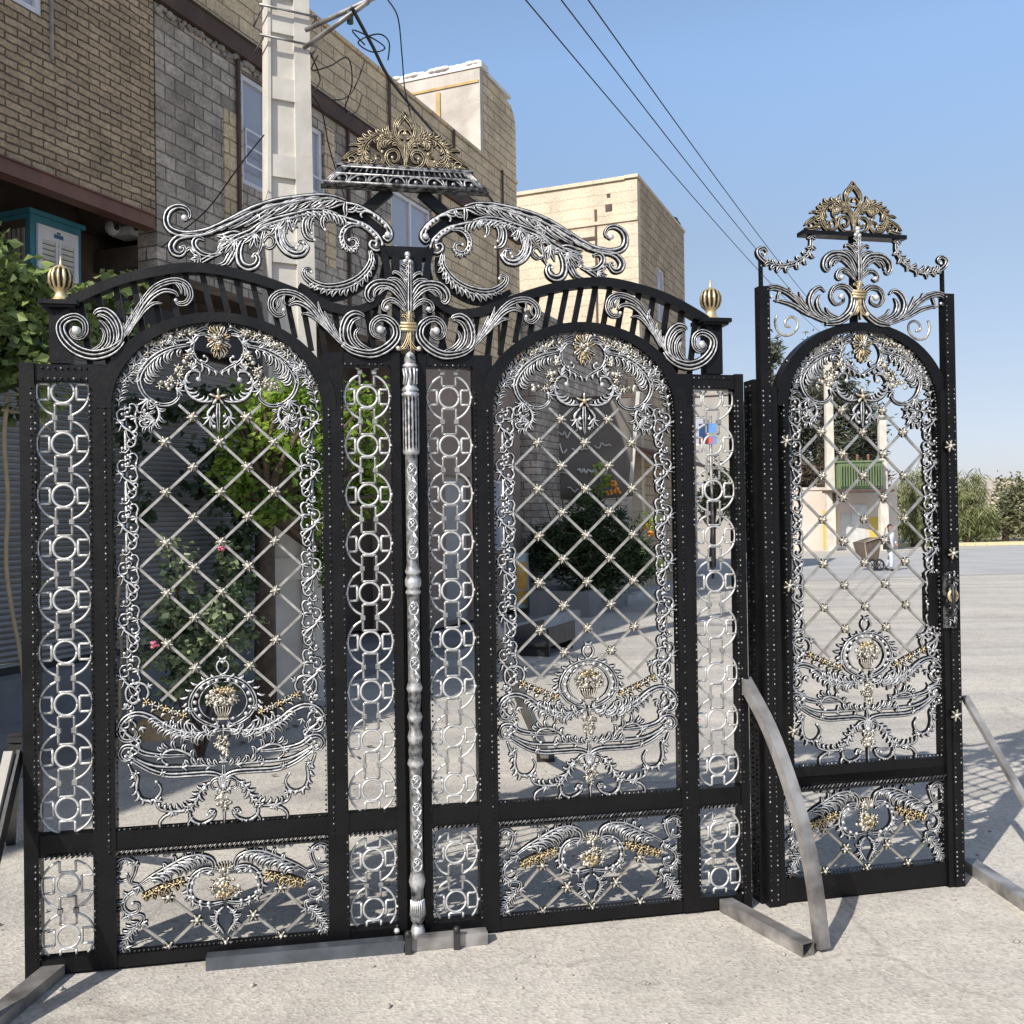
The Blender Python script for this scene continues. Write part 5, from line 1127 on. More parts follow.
for i, (px, py, lab) in enumerate(((113, 227, 'round white dome camera under the brown steel beam'), (124, 229, 'white box camera right beside the dome camera'))):
    q = fc(px, py, 6.9); r_ = sroot('security_camera', q[0], 6.9, q[1] - .06, lab, 'camera', 'cameras under the overhang')
    w_ = MB(); w_.box(-.02, .02, .02, .06, .10, .95); w_.build('bracket', M_BSTEEL, r_)
    w_ = MB()
    if i == 0: w_.ball((0, 0, .05), .075, 0, .5, 12); 
    else: w_.box(-.09, .09, -.16, .06, -.03, .08)
    w_.build('housing', plain('camera_white', (.5, .49, .47), None, 5, .4), r_)
    w_ = MB(); w_.ball((-.02, -.06 if i == 0 else -.16, .045), .030, 0, .5, 8); w_.build('lens', M_CABLE, r_)
# ---- utility pole: a channel section with rungs, turned towards the road
pb = Vector((-1.95, 8.85, 0)); prz = R(27)
pole = empty('utility_pole', pb, prz, 'tall tapering pale concrete utility pole with stepped recesses behind the left gate leaf', 'utility pole')
H_ = 7.6; wid = lambda z: .495 - .0185 * z
def pslab(mb, f0, f1, y0, y1, z0, z1):                  # a slab that follows the taper; f in 0..1 across the face
    def X(f, z): return (f - .5) * wid(z)
    c8 = []
    for z in (z0, z1):
        k = wid(z) / .56
        c8 += [(X(f0, z), y0 * k, z), (X(f1, z), y0 * k, z), (X(f1, z), y1 * k, z), (X(f0, z), y1 * k, z)]
    mb.hexa(c8)
m = MB(); pslab(m, 0, .07, 0, .30, 0, H_); pslab(m, .62, 1, 0, .30, 0, H_); pslab(m, .07, .62, .048, .30, 0, H_)
for z in (1.1, 2.15, 3.05, 3.95, 4.72, 5.42, 6.02): pslab(m, .0702, .6198, .012, .0478, z, z + .20)
pslab(m, .0702, .6198, .004, .0478, 6.35, H_ - .01)
m.build('shaft', M_CONC, pole)
m = MB()
for z in (5.95, 6.22):
    m.tube([(-.27, -.03, z), (.25, -.03, z)], .012, 6); m.tube([(-.24, -.03, z - .02), (-.24, .34, z - .02)], .010, 6); m.tube([(.24, -.03, z - .02), (.24, .34, z - .02)], .010, 6)
m.build('clamp', M_STEEL, pole)
rot = Matrix.Rotation(-prz, 3, 'Z')
def inpole(px, py, depth): return rot @ (at(px, py, depth + .35) - pb)
m = MB()
for q in (((306, 30), (382, -6)), ((304, 48), (368, 2))): m.tube([inpole(*q[0], 8.45), inpole(*q[1], 8.0)], .022, 8)
m.build('bracket_arm', M_STEEL, pole)
m = MB(); p = inpole(350, 12, 8.2); m.tube([p, p + Vector((0, 0, -.10))], .03, 8); m.build('insulator', plain('green_glass', (.06, .12, .10), None, 5, .3), pole)
def cable(name, pts, r, lab, group=None, px=True):
    P = [Vector(p) for p in pts]; P = [Vector(p) for p in catmull([tuple(p) for p in P], 40)]
    mb = MB(); o_ = P[0].copy(); mb.tube([p - o_ for p in P], r, 6); return tag(mb.build(name, M_CABLE, None, (0, 0, 0), o_), lab, 'cable', group)
cable('power_cable', [at(352, 8, 8.2), at(372, 45, 9), at(392, 82, 10), at(430, 128, 12), at(470, 172, 14), at(520, 236, 17), at(560, 280, 20)], .016, 'thick black bundled cable sagging down from the pole behind the gilded crest')
for pts, lab in (((( 365, 45, 8.6), (352, 30, 8.5), (372, 38, 8.6), (385, 48, 8.8), (372, 52, 8.8), (358, 42, 8.6), (378, 34, 8.6), (389, 42, 8.8), (388, 60, 9)), 'tangled coil of black cable hanging at the head of the thick bundle'),
                 (((310, 52, 8.4), (320, 78, 8.6), (316, 92, 8.6), (335, 100, 9), (352, 92, 9), (365, 60, 9)), 'loose black cable looping between the pole and the parapet'),
                 (((318, 55, 8.4), (312, 70, 8.5), (330, 66, 8.7), (348, 58, 9), (352, 84, 9.5), (345, 110, 10), (356, 112, 10), (362, 95, 10)), 'thin tangled wire sagging over the tan parapet'),
                 (((388, 0, 8.6), (398, 18, 9), (402, 55, 9.5), (405, 90, 10), (412, 120, 10.5)), 'single thin wire dropping from the sky beside the gilded crest'),
                 (((312, 95, 9), (322, 112, 9.2), (330, 150, 9.5), (345, 200, 9.8), (352, 230, 10), (362, 270, 10)), 'slim black wire hanging down the block wall behind the scroll arm'),
                 (((264, 135, 8.3), (240, 165, 8.6), (215, 200, 9), (196, 220, 9.2), (158, 250, 9.2)), 'black service wire running down left from the pole across the block wall')):
    cable('loose_cable', [at(*p) for p in pts], .0065, lab, 'loose cables on the pole')
for a, b_, lab in (((527, 0), (757, 246), 'leftmost of the three overhead power lines'), ((564, 0), (757, 246), 'middle of the three overhead power lines'), ((592, 0), (757, 246), 'rightmost of the three overhead power lines')):
    p, q = at(a[0] - 18, a[1] - 20, 11), at(831, 336, 45.6) + Vector(((a[0] - 560) * .012, -.19, 0))
    pts = [p + (q - p) * t - Vector((0, 0, .25 * 4 * t * (1 - t))) for t in [i / 12 for i in range(13)]]
    cable('power_line', pts, .0085, lab, 'overhead power lines')

# ---- foliage
def leaves(mb, c, rad, n, size, rr, clumps=14, tint=(.2, 1), droop=0., flat=.55):
    cs = []
    for i in range(clumps):
        while True:
            p = Vector((rr.uniform(-1, 1), rr.uniform(-1, 1), rr.uniform(-1, 1)))
            if p.length <= 1: break
        p *= .85; cs.append((Vector((c[0] + p.x * rad[0], c[1] + p.y * rad[1], c[2] + p.z * rad[2])), rr.uniform(.22, .42), rr.uniform(*tint)))
    mr = sum(rad) / 3
    for i in range(n):
        cc, cr_, tt = cs[rr.randrange(clumps)]
        d = Vector((rr.gauss(0, .5), rr.gauss(0, .5), rr.gauss(0, .5))) * cr_ * mr * 1.15
        p = cc + Vector((d.x * rad[0] / mr, d.y * rad[1] / mr, d.z * rad[2] / mr))
        t_ = Vector((rr.uniform(-1, 1), rr.uniform(-1, 1), rr.uniform(-.6, .5) - droop)).normalized(); u = t_.cross(Vector((rr.uniform(-1, 1), rr.uniform(-1, 1), rr.uniform(-.2, 1)))).normalized()
        l = size * rr.uniform(.7, 1.35); w2 = u * l * flat * .5; nn_ = t_.cross(u) * l * .12
        mb.add([p, p + t_ * l * .45 + w2 + nn_, p + t_ * l, p + t_ * l * .45 - w2 + nn_], [(0, 1, 2, 3)], 0, min(1, max(0, tt + rr.uniform(-.22, .22))), False)
def sticks(mb, base, tips, r0, r1, rr, mi=0):
    for t_ in tips:
        b0 = Vector(base); e = Vector(t_); m_ = (b0 + e) / 2 + Vector((rr.uniform(-.1, .1), rr.uniform(-.1, .1), 0)) * (e - b0).length
        mb.tube([Vector(p) for p in catmull([tuple(b0), tuple(m_), tuple(e)], 7)], [r0, r1], 6, mi)
M_BARK = plain('bark', (.12, .085, .06), (.07, .05, .036), 14, .95, 0, .02)
M_LIVY = leaf_mat('ivy_leaf', (.045, .08, .022), (.32, .40, .13))
M_LBRI = leaf_mat('bright_leaf', (.07, .16, .02), (.42, .56, .09), .5)
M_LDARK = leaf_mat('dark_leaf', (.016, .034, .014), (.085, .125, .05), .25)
M_LROSE = leaf_mat('rose_leaf', (.045, .085, .028), (.33, .39, .21), .3)
M_LPINE = leaf_mat('hazed_pine_needle', (.03, .042, .026), (.16, .165, .11), .25)  # lightened: distance haze is put into the needle colour
M_LDRY = leaf_mat('dry_needle', (.06, .04, .025), (.16, .115, .075), .2)
M_LWIL = leaf_mat('willow_leaf', (.09, .115, .04), (.32, .34, .15), .4)
M_LOLIV = leaf_mat('olive_leaf', (.08, .09, .04), (.27, .27, .145), .3)
M_ROSE = plain('pink_petal', (.62, .16, .24), (.5, .1, .17), 8, .6, 0, 0)
M_ORNG = plain('orange_petal', (.72, .30, .05), (.6, .2, .03), 8, .6, 0, 0)
rr = random.Random(11)
def tree(name, base, lab, cat, crowns, trunk, lm, leaf, n, group=None, flat=.55, droop=0., clumps=14, tint=(.2, 1)):
    r_ = empty(name, base, 0, lab, cat, group)
    mb = MB(); mb.tube(trunk, [.14 * trunk[-1][2] ** .5 * .6, .05], 8)
    for c, rad in crowns: sticks(mb, trunk[-1], [(c[0] + rr.uniform(-.7, .7) * rad[0], c[1] + rr.uniform(-.7, .7) * rad[1], c[2] + rr.uniform(-.5, .8) * rad[2]) for _ in range(7)], .05, .012, rr)
    mb.build('trunk', M_BARK, r_)
    mb = MB(); vol = [rad[0] * rad[2] for c, rad in crowns]; tv = sum(vol)
    for (c, rad), v in zip(crowns, vol): leaves(mb, c, rad, int(n * v / tv), leaf, rr, clumps, tint, droop, flat)
    mb.build('crown', lm, r_); return r_
# climbing vine at the left edge
v0_ = S(4.75, 5.25, 0); L2 = lambda s, p, z: tuple(S(s, p, z) - v0_)
r_ = empty('grape_vine', v0_, 0, 'leafy grape vine with thin pale stem climbing at the left edge under the brick storey', 'vine')
mb = MB()
for (px, py, ds, dz, n) in ((2, 268, .22, .3, 220), (18, 320, .38, .35, 300), (10, 365, .34, .32, 260), (32, 300, .3, .3, 200), (38, 350, .25, .35, 200), (50, 292, .26, .12, 80), (88, 292, .24, .10, 60), (108, 298, .22, .10, 50), (124, 278, .16, .08, 30), (108, 322, .28, .2, 80), (22, 395, .22, .2, 90), (75, 312, .24, .2, 60), (50, 330, .3, .25, 130)):
    q = fc(px, py, 5.2); leaves(mb, L2(q[0], 5.2, q[1]), (ds * .87, .26, dz * .87), int(n * 1.9), .072, rr, 14, (.1, 1), .35, .75)
mb.build('leaves', M_LIVY, r_)
mb = MB(); st_ = [fc(x, yy, 5.2) for x, yy in ((8, 395), (4, 440), (8, 500), (6, 560), (12, 610), (20, 652), (26, 700), (29, 772))]; mb.tube([L2(s, 5.2, z) for s, z in catmull(st_, 24)], .014, 6)
mb.tube([L2(s, 5.2, z) for s, z in catmull([fc(x, yy, 5.2) for x, yy in ((2, 410), (30, 415), (50, 430))], 10)], .010, 6)
st2 = [fc(x, yy, 5.2) for x, yy in ((124, 545), (120, 580), (117, 615), (122, 650), (120, 690), (121, 765))]; mb.tube([L2(s, 5.2, z) for s, z in catmull(st2, 16)], .012, 6)
mb.tube([L2(s, 5.2, z) for s, z in (fc(62, 285, 5.2), fc(110, 303, 5.2))], .025, 6)
mb.build('stem', plain('vine_stem', (.40, .31, .19), None, 12), r_)
# bright creeper on the small tree behind the left leaf
q = fc(262, 600, 4.9); b0 = S(q[0], 4.9, 0)
def rel(px, py, p): s, z = fc(px, py, p); return tuple(S(s, p, z) - b0)
tree('street_tree', b0, 'small leaning tree with bright yellow green leaves behind the left gate leaf', 'tree',
     [(rel(300, 425, 4.6), (.38, .3, .42)), (rel(268, 450, 4.9), (.42, .3, .36)), (rel(322, 480, 4.6), (.22, .22, .5)), (rel(250, 415, 5.0), (.32, .3, .3)), (rel(265, 498, 4.9), (.32, .26, .22)), (rel(352, 420, 4.7), (.30, .28, .40)), (rel(238, 475, 5.1), (.2, .22, .28)), (rel(326, 560, 4.7), (.10, .12, .25)), (rel(366, 490, 4.7), (.24, .22, .36)), (rel(312, 505, 4.8), (.2, .2, .2))],
     [(0, 0, -.05), (.03, 0, .5), rel(268, 510, 4.9)], M_LBRI, .072, 6200, None, .6, .3, 18, (.0, 1))
# dark ivy over the shutter
q = fc(225, 470, 6.9); b0 = S(q[0], 6.75, .1)
r_ = empty('dark_creeper', b0, 0, 'shaded dark creeper hanging before the roller shutter left of the bright tree', 'creeper')
mb = MB()
for px, py, ds, dz, n in ((215, 470, .5, .5, 340), (250, 480, .4, .7, 380), (240, 560, .35, .5, 260), (130, 430, .25, .4, 130), (160, 410, .4, .2, 130), (215, 400, .5, .25, 200), (280, 560, .35, .5, 220), (140, 500, .12, .3, 60)):
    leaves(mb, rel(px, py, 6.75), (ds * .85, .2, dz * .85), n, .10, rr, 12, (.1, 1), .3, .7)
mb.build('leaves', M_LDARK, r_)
mb = MB(); mb.tube([rel(258, 690, 6.75), rel(260, 580, 6.75), rel(258, 500, 6.75), rel(240, 420, 6.75)], .05, 6); mb.build('stem', M_BARK, r_)
# rose bush
q = fc(200, 665, 4.6); b0 = S(q[0], 4.6, 0)
r_ = empty('rose_bush', b0, 0, 'rose bush with pale leaves and a few pink roses in front of the roller shutter', 'rose bush')
mb = MB()
for px, py, ds, dz, n in ((185, 610, .35, .3, 300), (205, 640, .4, .35, 330), (225, 600, .3, .25, 170), (172, 650, .3, .3, 240), (240, 630, .25, .25, 120), (178, 570, .14, .25, 80), (222, 560, .12, .2, 60), (188, 680, .3, .2, 160), (215, 675, .3, .25, 160), (168, 545, .06, .2, 30)):
    leaves(mb, rel(px, py, 4.6), (ds * .74, .26, dz * .74), int(n * 1.5), .055, rr, 12, (.05, 1), .1, .7)
mb.build('leaves', M_LROSE, r_)
mb = MB(); sticks(mb, (0, 0, 0), [rel(x, yy, 4.6) for x, yy in ((180, 570), (222, 550), (168, 545), (240, 610), (200, 590), (215, 620), (160, 640))], .018, .006, rr); mb.build('stem', M_BARK, r_)
for px, py in ((221, 548), (155, 645)):
    mb = MB(); c = rel(px, py, 4.35)
    for k in range(14): d = Vector((rr.uniform(-1, 1), rr.uniform(-1, 1), rr.uniform(-1, 1))) * .017; mb.ball(Vector(c) + d, .014, 0, 1, 6, (1, 1, .7))
    mb.build('rose', M_ROSE, r_)
# trunk by the pole, grey slab wall
q = fc(283, 700, 6.4); b0 = S(q[0], 6.4, .1)
# planter with conifer behind the right leaf
pc = at(588, 612, 17.2); b0 = Vector((pc.x, pc.y, 0))
r_ = empty('planter', b0, SROT, 'low grey concrete planter block under the dark conifer bush', 'planter')
mb = MB(); mb.box(-1.0, 1.3, -.35, -.2, 0, .42); mb.box(-1.0, 1.3, .55, .7, 0, .42); mb.box(-1.0, -.85, -.2, .55, 0, .419); mb.box(1.15, 1.3, -.2, .55, 0, .419); mb.build('wall', M_GREY, r_)
mb = MB(); mb.box(-.85, 1.15, -.2, .55, 0, .36); mb.build('soil', M_BARK, r_)
kb = b0 + Vector((0, .1, .36)); RL = lambda px, py, d=17.2: tuple(at(px, py, d) - kb)
r_ = empty('conifer_bush', kb, 0, 'dark spreading conifer bush with bare upper twigs behind the right gate leaf', 'bush')
mb = MB()
for px, py, rx, rz, n in ((560, 560, .5, .5, 700), (590, 570, .6, .5, 1000), (620, 560, .48, .46, 700), (575, 530, .5, .4, 560), (605, 530, .5, .4, 560), (545, 540, .3, .3, 200), (632, 545, .28, .3, 200), (588, 595, .5, .2, 300), (590, 500, .3, .2, 120), (640, 570, .25, .25, 150)):
    leaves(mb, RL(px, py), (rx, .45, rz), int(n * 2.3), .13, rr, 16, (.0, .9), -.2, .26)
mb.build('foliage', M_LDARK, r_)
mb = MB(); mb.tube([(0, 0, 0), RL(588, 590), RL(590, 560)], [.07, .04], 8)
sticks(mb, RL(588, 580), [RL(x, yy) for x, yy in ((545, 500), (560, 478), (575, 500), (610, 488), (632, 500), (640, 530), (535, 520), (600, 470), (552, 492))], .022, .006, rr); mb.build('stem', M_BARK, r_)
# flowering plant with orange flowers
pb2 = at(612, 585, 18); b0 = Vector((pb2.x, pb2.y, .1)); RL2 = lambda px, py, d=18: tuple(at(px, py, d) - b0)
r_ = empty('flowering_shrub', b0, 0, 'thin green shrub with orange flowers rising behind the conifer bush', 'shrub')
mb = MB()
for px, py, rx, rz, n in ((600, 478, .22, .35, 160), (592, 500, .2, .3, 100), (650, 520, .3, .3, 90), (655, 560, .25, .25, 90)): leaves(mb, RL2(px, py), (rx, .25, rz), n, .09, rr, 10, (.2, 1), 0, .5)
mb.build('leaves', M_LBRI, r_)
mb = MB(); sticks(mb, (0, 0, 0), [RL2(x, yy) for x, yy in ((600, 470), (592, 490), (612, 475), (652, 515), (655, 560))], .022, .008, rr); mb.build('stem', M_BARK, r_)
for px, py in ((613, 484), (609, 492), (617, 490), (645, 527), (651, 533)):
    mb = MB(); c = RL2(px, py)
    for k in range(12): d = Vector((rr.uniform(-1, 1), rr.uniform(-1, 1), rr.uniform(-1, 1))) * .05; mb.ball(Vector(c) + d, .035, 0, 1, 6, (1, 1, .7))
    mb.build('flower', M_ORNG, r_)
# dark banner on posts
bc = at(582, 455, 18.6); b0 = Vector((bc.x, bc.y, .0)); brz = R(-12)
r_ = empty('banner_sign', b0, brz, 'dark grey banner with two lines of white handwriting on slanted pale posts', 'sign')
zt_, zb_ = at(582, 400, 18.6).z, at(582, 497, 18.6).z
mb = MB(); n = 14; vs_ = []; 
for i in range(n + 1):
    for zz in range(9): t_ = i / n; vs_.append((-1.02 + 1.97 * t_, .03 * math.sin(t_ * 7 + zz * .6), zb_ + (zt_ - zb_) * zz / 8 + .10 * (.5 - t_) * 0 - .05 * math.sin(math.pi * t_)))
mb.add(vs_, [(i * 9 + k, (i + 1) * 9 + k, (i + 1) * 9 + k + 1, i * 9 + k + 1) for i in range(n) for k in range(8)]); cloth = mb.build('cloth', plain('banner_cloth', (.15, .135, .12), (.12, .108, .095), 2, .8, 0, 0), r_)
so_ = cloth.modifiers.new('thickness', 'SOLIDIFY'); so_.thickness = .008
def scrawl(mb, x0, x1, z, h, seed, r=.009):
    r *= 1.5
    q = random.Random(seed); x = x0; pts_ = []
    while x < x1:
        st_ = q.uniform(.03, .06); pts_.append((x, -.05, z + h * q.choice((-.2, 0, .1, .3, .9, 1.1, .2, -.6)) * q.uniform(.6, 1))); x += st_
        if q.random() < .12 and len(pts_) > 3: mb.tube([Vector(p) for p in catmull(pts_, len(pts_) * 4)], r, 4); pts_ = []; x += .05
    if len(pts_) > 2: mb.tube([Vector(p) for p in catmull(pts_, len(pts_) * 4)], r, 4)
mb = MB(); hgt = zt_ - zb_
scrawl(mb, -.62, .12, zb_ + hgt * .66, .15, 3, .013); scrawl(mb, -.42, .14, zb_ + hgt * .48, .14, 5, .013); scrawl(mb, -.08, .62, zb_ + hgt * .26, .17, 8, .017); scrawl(mb, -.66, -.28, zb_ + hgt * .25, .07, 9, .009); scrawl(mb, .25, .56, zb_ + hgt * .52, .07, 10, .009); scrawl(mb, -.28, .12, zb_ + hgt * .07, .07, 12, .009)
mb.build('lettering', plain('white_paint', (.62, .60, .56), None, 5, .7, 0, 0), cloth)
for x, dx in ((-1.13, .13), (1.07, -.37)):
    mb = MB(); mb.beam((x, .05, zt_ + .12), (x + dx, .05, 0), .07, .06, 0, (0, 1, 0)); mb.build('post', plain('pale_post', (.52, .50, .47), None, 5), r_)
mb = MB(); mb.beam((-1.13, .06, zt_ + .04), (1.07, .06, zt_ + .04), .05, .05); mb.build('crossbar', M_RUST, r_)
# barrel, dark bench box
bp = at(517, 578, 17); b0 = Vector((bp.x, bp.y, .1))
r_ = empty('barrel', b0, 0, 'pale blue barrel with a yellow patch standing left of the conifer bush', 'barrel')
mb = MB(); mb.lathe([(0, 0), (.20, 0), (.215, .03), (.20, .06), (.21, .3), (.225, .32), (.21, .34), (.21, .62), (.225, .64), (.21, .66), (.20, .90), (.215, .93), (.20, .95), (0, .95)], 0, 0, 20); mb.build('drum', plain('pale_blue', (.36, .44, .45), (.28, .35, .37), 4, .5), r_)
mb = MB(); mb.add([(.217 * math.sin(a_), -.217 * math.cos(a_), z) for z in (.10, .80) for a_ in [.0 + .15 * i for i in range(7)]], [(i, i + 1, i + 8, i + 7) for i in range(6)]); mb.build('patch', plain('yellow_patch', (.62, .38, .06), (.5, .2, .03), 5, .6), r_)
bp = ground(545, 652); r_ = empty('bench_dark_box', bp, SROT, 'low black box standing for the dark under a bench on the shaded road below the conifer bush', 'bench shade')  # black box stands in for the dark under a bench
mb = MB(); mb.box(-.45, .5, -.22, -.19, .12, .34); mb.box(-.45, .5, .19, .22, .12, .34); mb.box(-.45, .5, -.19, .19, .12, .15); mb.build('dark_box', M_BSTEEL, r_)
for x in (-.4, .42):
    mb = MB(); mb.box(x, x + .04, -.2, .2, 0, .119); mb.build('leg', M_BSTEEL, r_)
# heap of builders' sand and stones behind the left leaf
def heap(name, px, py, m_, lab, cat, r0, h, n=14):
    c = ground(px, py); mb = MB(); q = random.Random(int(px)); vs_ = [(0, 0, h)]; K = 20
    for i in range(1, 6):
        for k in range(K):
            a_ = 2 * math.pi * k / K; r1 = r0 * i / 5 * (1 + .22 * math.sin(3 * a_ + px) + q.uniform(-.06, .06)); vs_.append((r1 * math.cos(a_), r1 * .6 * math.sin(a_), max(-.01, h * (1 - (i / 5) ** 1.4) + q.uniform(-.02, .02) * (i < 5))))
    f_ = [(0, 1 + k, 1 + (k + 1) % K) for k in range(K)] + [(1 + (i - 1) * K + k, 1 + i * K + k, 1 + i * K + (k + 1) % K, 1 + (i - 1) * K + (k + 1) % K) for i in range(1, 5) for k in range(K)]
    mb.add(vs_, f_); return tag(mb.build(name, m_, None, (0, 0, 0), c), lab, cat)
heap('stone_lump', 165, 735, plain('ochre_stone', (.50, .36, .19), (.36, .25, .13), 5, .95, 0, .03), 'rough ochre lump of stone lying on the road behind the left leaf', 'stone', .36, .20)
# grit, leaf litter and small stones on the road
q_ = random.Random(5); mb = MB()
for i in range(420):
    x = q_.uniform(-2.6, 4.5); yy = 2.6 + 5.5 * q_.random() ** 1.6; r0 = q_.choice((.004, .005, .006, .008, .011)); mb.ball((x, yy, r0 * .4), r0, 0, .5, 5, (q_.uniform(.8, 1.4), q_.uniform(.8, 1.3), .7))
tag(mb.build('grit', plain('grit_stone', (.40, .37, .33), (.22, .20, .18), 30, .9, 0, 0)), 'scattered small stones and grit on the pale road round the gates', 'grit', kind='stuff')
mb = MB()
for i in range(90):
    p = S(q_.uniform(2, 14), q_.uniform(3.2, 6.2), .012); a_ = q_.uniform(0, 6.3); l = q_.uniform(.02, .045); u = Vector((math.cos(a_), math.sin(a_), q_.uniform(-.2, .3))) * l; w2 = Vector((-math.sin(a_), math.cos(a_), q_.uniform(-.2, .2))) * l * .5
    mb.add([p - u, p + w2, p + u, p - w2], [(0, 1, 2, 3)], 0, q_.random(), False)
tag(mb.build('leaf_litter', M_LDRY), 'dry fallen leaves along the foot of the shopfronts', 'leaf litter', kind='stuff')
# street sign post, roadside trees further down the street
sp_ = at(712, 520, 26); b0 = Vector((sp_.x, sp_.y, 0))
r_ = empty('street_sign', b0, R(-15), 'blue street board with a red lower half on a post far down the street', 'sign')
mb = MB(); mb.tube([(0, 0, 0), (0, 0, 4.3)], .04, 8); mb.build('post', M_STEEL, r_)
mb = MB(); mb.box(-.30, .16, -.05, -.02, 3.55, 4.1); mb.build('board', plain('sign_blue', (.10, .25, .55), None, 5, .5, 0, 0), r_)
mb = MB(); mb.box(-.30, .06, -.055, -.051, 3.57, 3.74); mb.build('red_band', plain('sign_red', (.55, .10, .10), None, 5, .5, 0, 0), r_)
def far_tree(name, px, d, lab, crowns, lm, leaf, n, trunk_r=.12, group=None, flat=.5, droop=0, tint=(.1, 1), cat='tree', ybase=None, clumps=20):
    g = at(px, 545, d); b0 = Vector((g.x, g.y, 0)); rl = lambda x, yy: Vector(at(x, yy, d)) - b0
    r_ = empty(name, b0, 0, lab, cat, group); top = rl(crowns[0][0], crowns[0][1])
    mb = MB(); mb.tube([(0, 0, 0), (top.x * .5, 0, top.z * .5), tuple(top)], [trunk_r, trunk_r * .4], 7)
    sticks(mb, tuple(top * .45), [tuple(rl(c[0] + rr.uniform(-.6, .6) * c[2], c[1] + rr.uniform(-.6, .6) * c[3])) for c in crowns for _ in range(3)], trunk_r * .4, .02, rr)
    mb.build('trunk', M_BARK, r_); mb = MB(); k = d / FPX; tv = sum(c[2] * c[3] for c in crowns)
    for c in crowns: leaves(mb, rl(c[0], c[1]), (c[2] * k, c[2] * k * .8, c[3] * k), max(20, int(n * c[2] * c[3] / tv)), leaf, rr, clumps, tint, droop, flat)
    mb.build('crown', lm, r_); return r_
far_tree('roadside_tree', 712, 32, 'round green tree far down the street seen through the right ring strip', [(714, 485, 16, 26), (704, 505, 12, 18), (724, 500, 12, 16)], M_LOLIV, .16, 1400)
far_tree('roadside_tree', 742, 40, 'dark tree seen in the gap between the two gates', [(745, 475, 16, 40), (738, 510, 14, 22)], M_LDARK, .2, 900)
c = at(704, 545, 44); fh = empty('far_house', Vector((c.x, c.y, 0)), R(-20), 'plain whitish house far down the street seen through the right ring strip', 'house')
zt2 = at(704, 396, 44).z; mb = MB(); shell_wall(mb, -1.5, 1.2, 0, .25, 0, zt2, [(-.7, .2, zt2 - 2.2, zt2 - .9)]); mb.box(-1.5, -1.3, .25, 6, 0, zt2 - .01); mb.box(1.0, 1.2, .25, 6, 0, zt2 - .01); mb.build('wall', plain('white_render', (.33, .31, .28), (.27, .255, .23), 1, .9), fh)
mb = MB(); mb.box(-1.6, 1.3, -.1, 6.1, zt2, zt2 + .2); mb.build('roof', M_MORT, fh)
window(fh, (0, 0, 0), -.69, .19, zt2 - 2.19, zt2 - .91, .08)
# ---- the far side of the crossing, through the single gate
def back(px, d): return at(px, 545, d).x
wl = Vector((back(752, 46), 46, 0)); we = Vector((back(898, 47), 47, 0)); wd = (we - wl).normalized(); wa = math.atan2(wd.y, wd.x); wlen = (we - wl).length
r_ = empty('boundary_wall', wl, wa, 'pale pink rendered wall with yellow painted patches across the crossing', 'wall')
mb = MB(); mb.box(0, wlen, 0, .3, 0, 2.85); mb.box(-.03, wlen + .05, -.05, .35, 2.85, 2.98); mb.build('wall', plain('pink_wall', (.66, .57, .50), (.59, .51, .44), .7, .9, 0, .004), r_)
def wx(px): return (back(px, 46.5) - wl.x) / wd.x
M_YEL = plain('yellow_paint', (.66, .48, .06), (.58, .44, .12), 3, .8, 0, 0)
for a, b_, z0, z1 in ((823, 838, .05, 1.9), (872, 882, .5, 1.55)):
    mb = MB(); mb.box(wx(a), wx(b_), -.012, -.002, z0, z1); mb.build('yellow_patch', M_YEL, r_)
mb = MB(); mb.box(wx(842), wx(868), -.02, -.002, .05, 1.75); mb.build('metal_door', plain('door_white', (.62, .62, .60), None, 2, .6), r_)
mb = MB(); mb.box(wx(853), wx(869), -.05, -.022, 1.2, 2.15); mb.build('notice_board', plain('notice', (.7, .72, .74), None, 2, .6, 0, 0), r_)
poles = []
for px, top, lab in ((831, 330, 'taller pale pole on the left of the green transformer'), (884, 408, 'shorter pale pole on the right of the green transformer')):
    g = at(px, 545, 45.6); b0 = Vector((g.x, g.y, 0)); z1 = at(px, top, 45.6).z; o = empty('concrete_pole', b0, 0, lab, 'utility pole', 'poles of the transformer')
    mb = MB(); mb.hexa([(-.2, -.16, 0), (.2, -.16, 0), (.2, .16, 0), (-.2, .16, 0), (-.15, -.12, z1), (.15, -.12, z1), (.15, .12, z1), (-.15, .12, z1)]); mb.build('shaft', plain('far_pole', (.62, .58, .50), None, 2), o)
    mb = MB(); mb.box(-.5, .5, -.2, -.17, z1 - .5, z1 - .42); mb.build('crossarm', M_STEEL, o)
g = at(858, 490, 45.5); b0 = Vector((g.x, g.y, 0)); r_ = empty('transformer', (b0.x, b0.y, at(858, 492, 45.5).z), 0, 'green ribbed electric transformer on a platform between two pale poles', 'transformer')
M_GRN = plain('green_paint', (.15, .205, .10), (.12, .17, .085), 3, .6)
mb = MB(); mb.box(-1.0, 1.0, -.4, .4, .15, 1.35); mb.box(-1.06, 1.06, -.46, .46, 1.35, 1.43); mb.build('tank', M_GRN, r_)
for i in range(16):
    mb = MB(); mb.box(-.95 + i * .122, -.91 + i * .122, -.55, -.401, .25, 1.25); mb.build('cooling_fin', M_GRN, r_)
mb = MB(); mb.box(-1.5, 1.5, -.5, .5, -.02, .10); mb.box(-1.2, -1.05, -.1, .1, -.5, -.02); mb.box(1.05, 1.2, -.1, .1, -.5, -.02); mb.build('platform', M_RUST, r_)
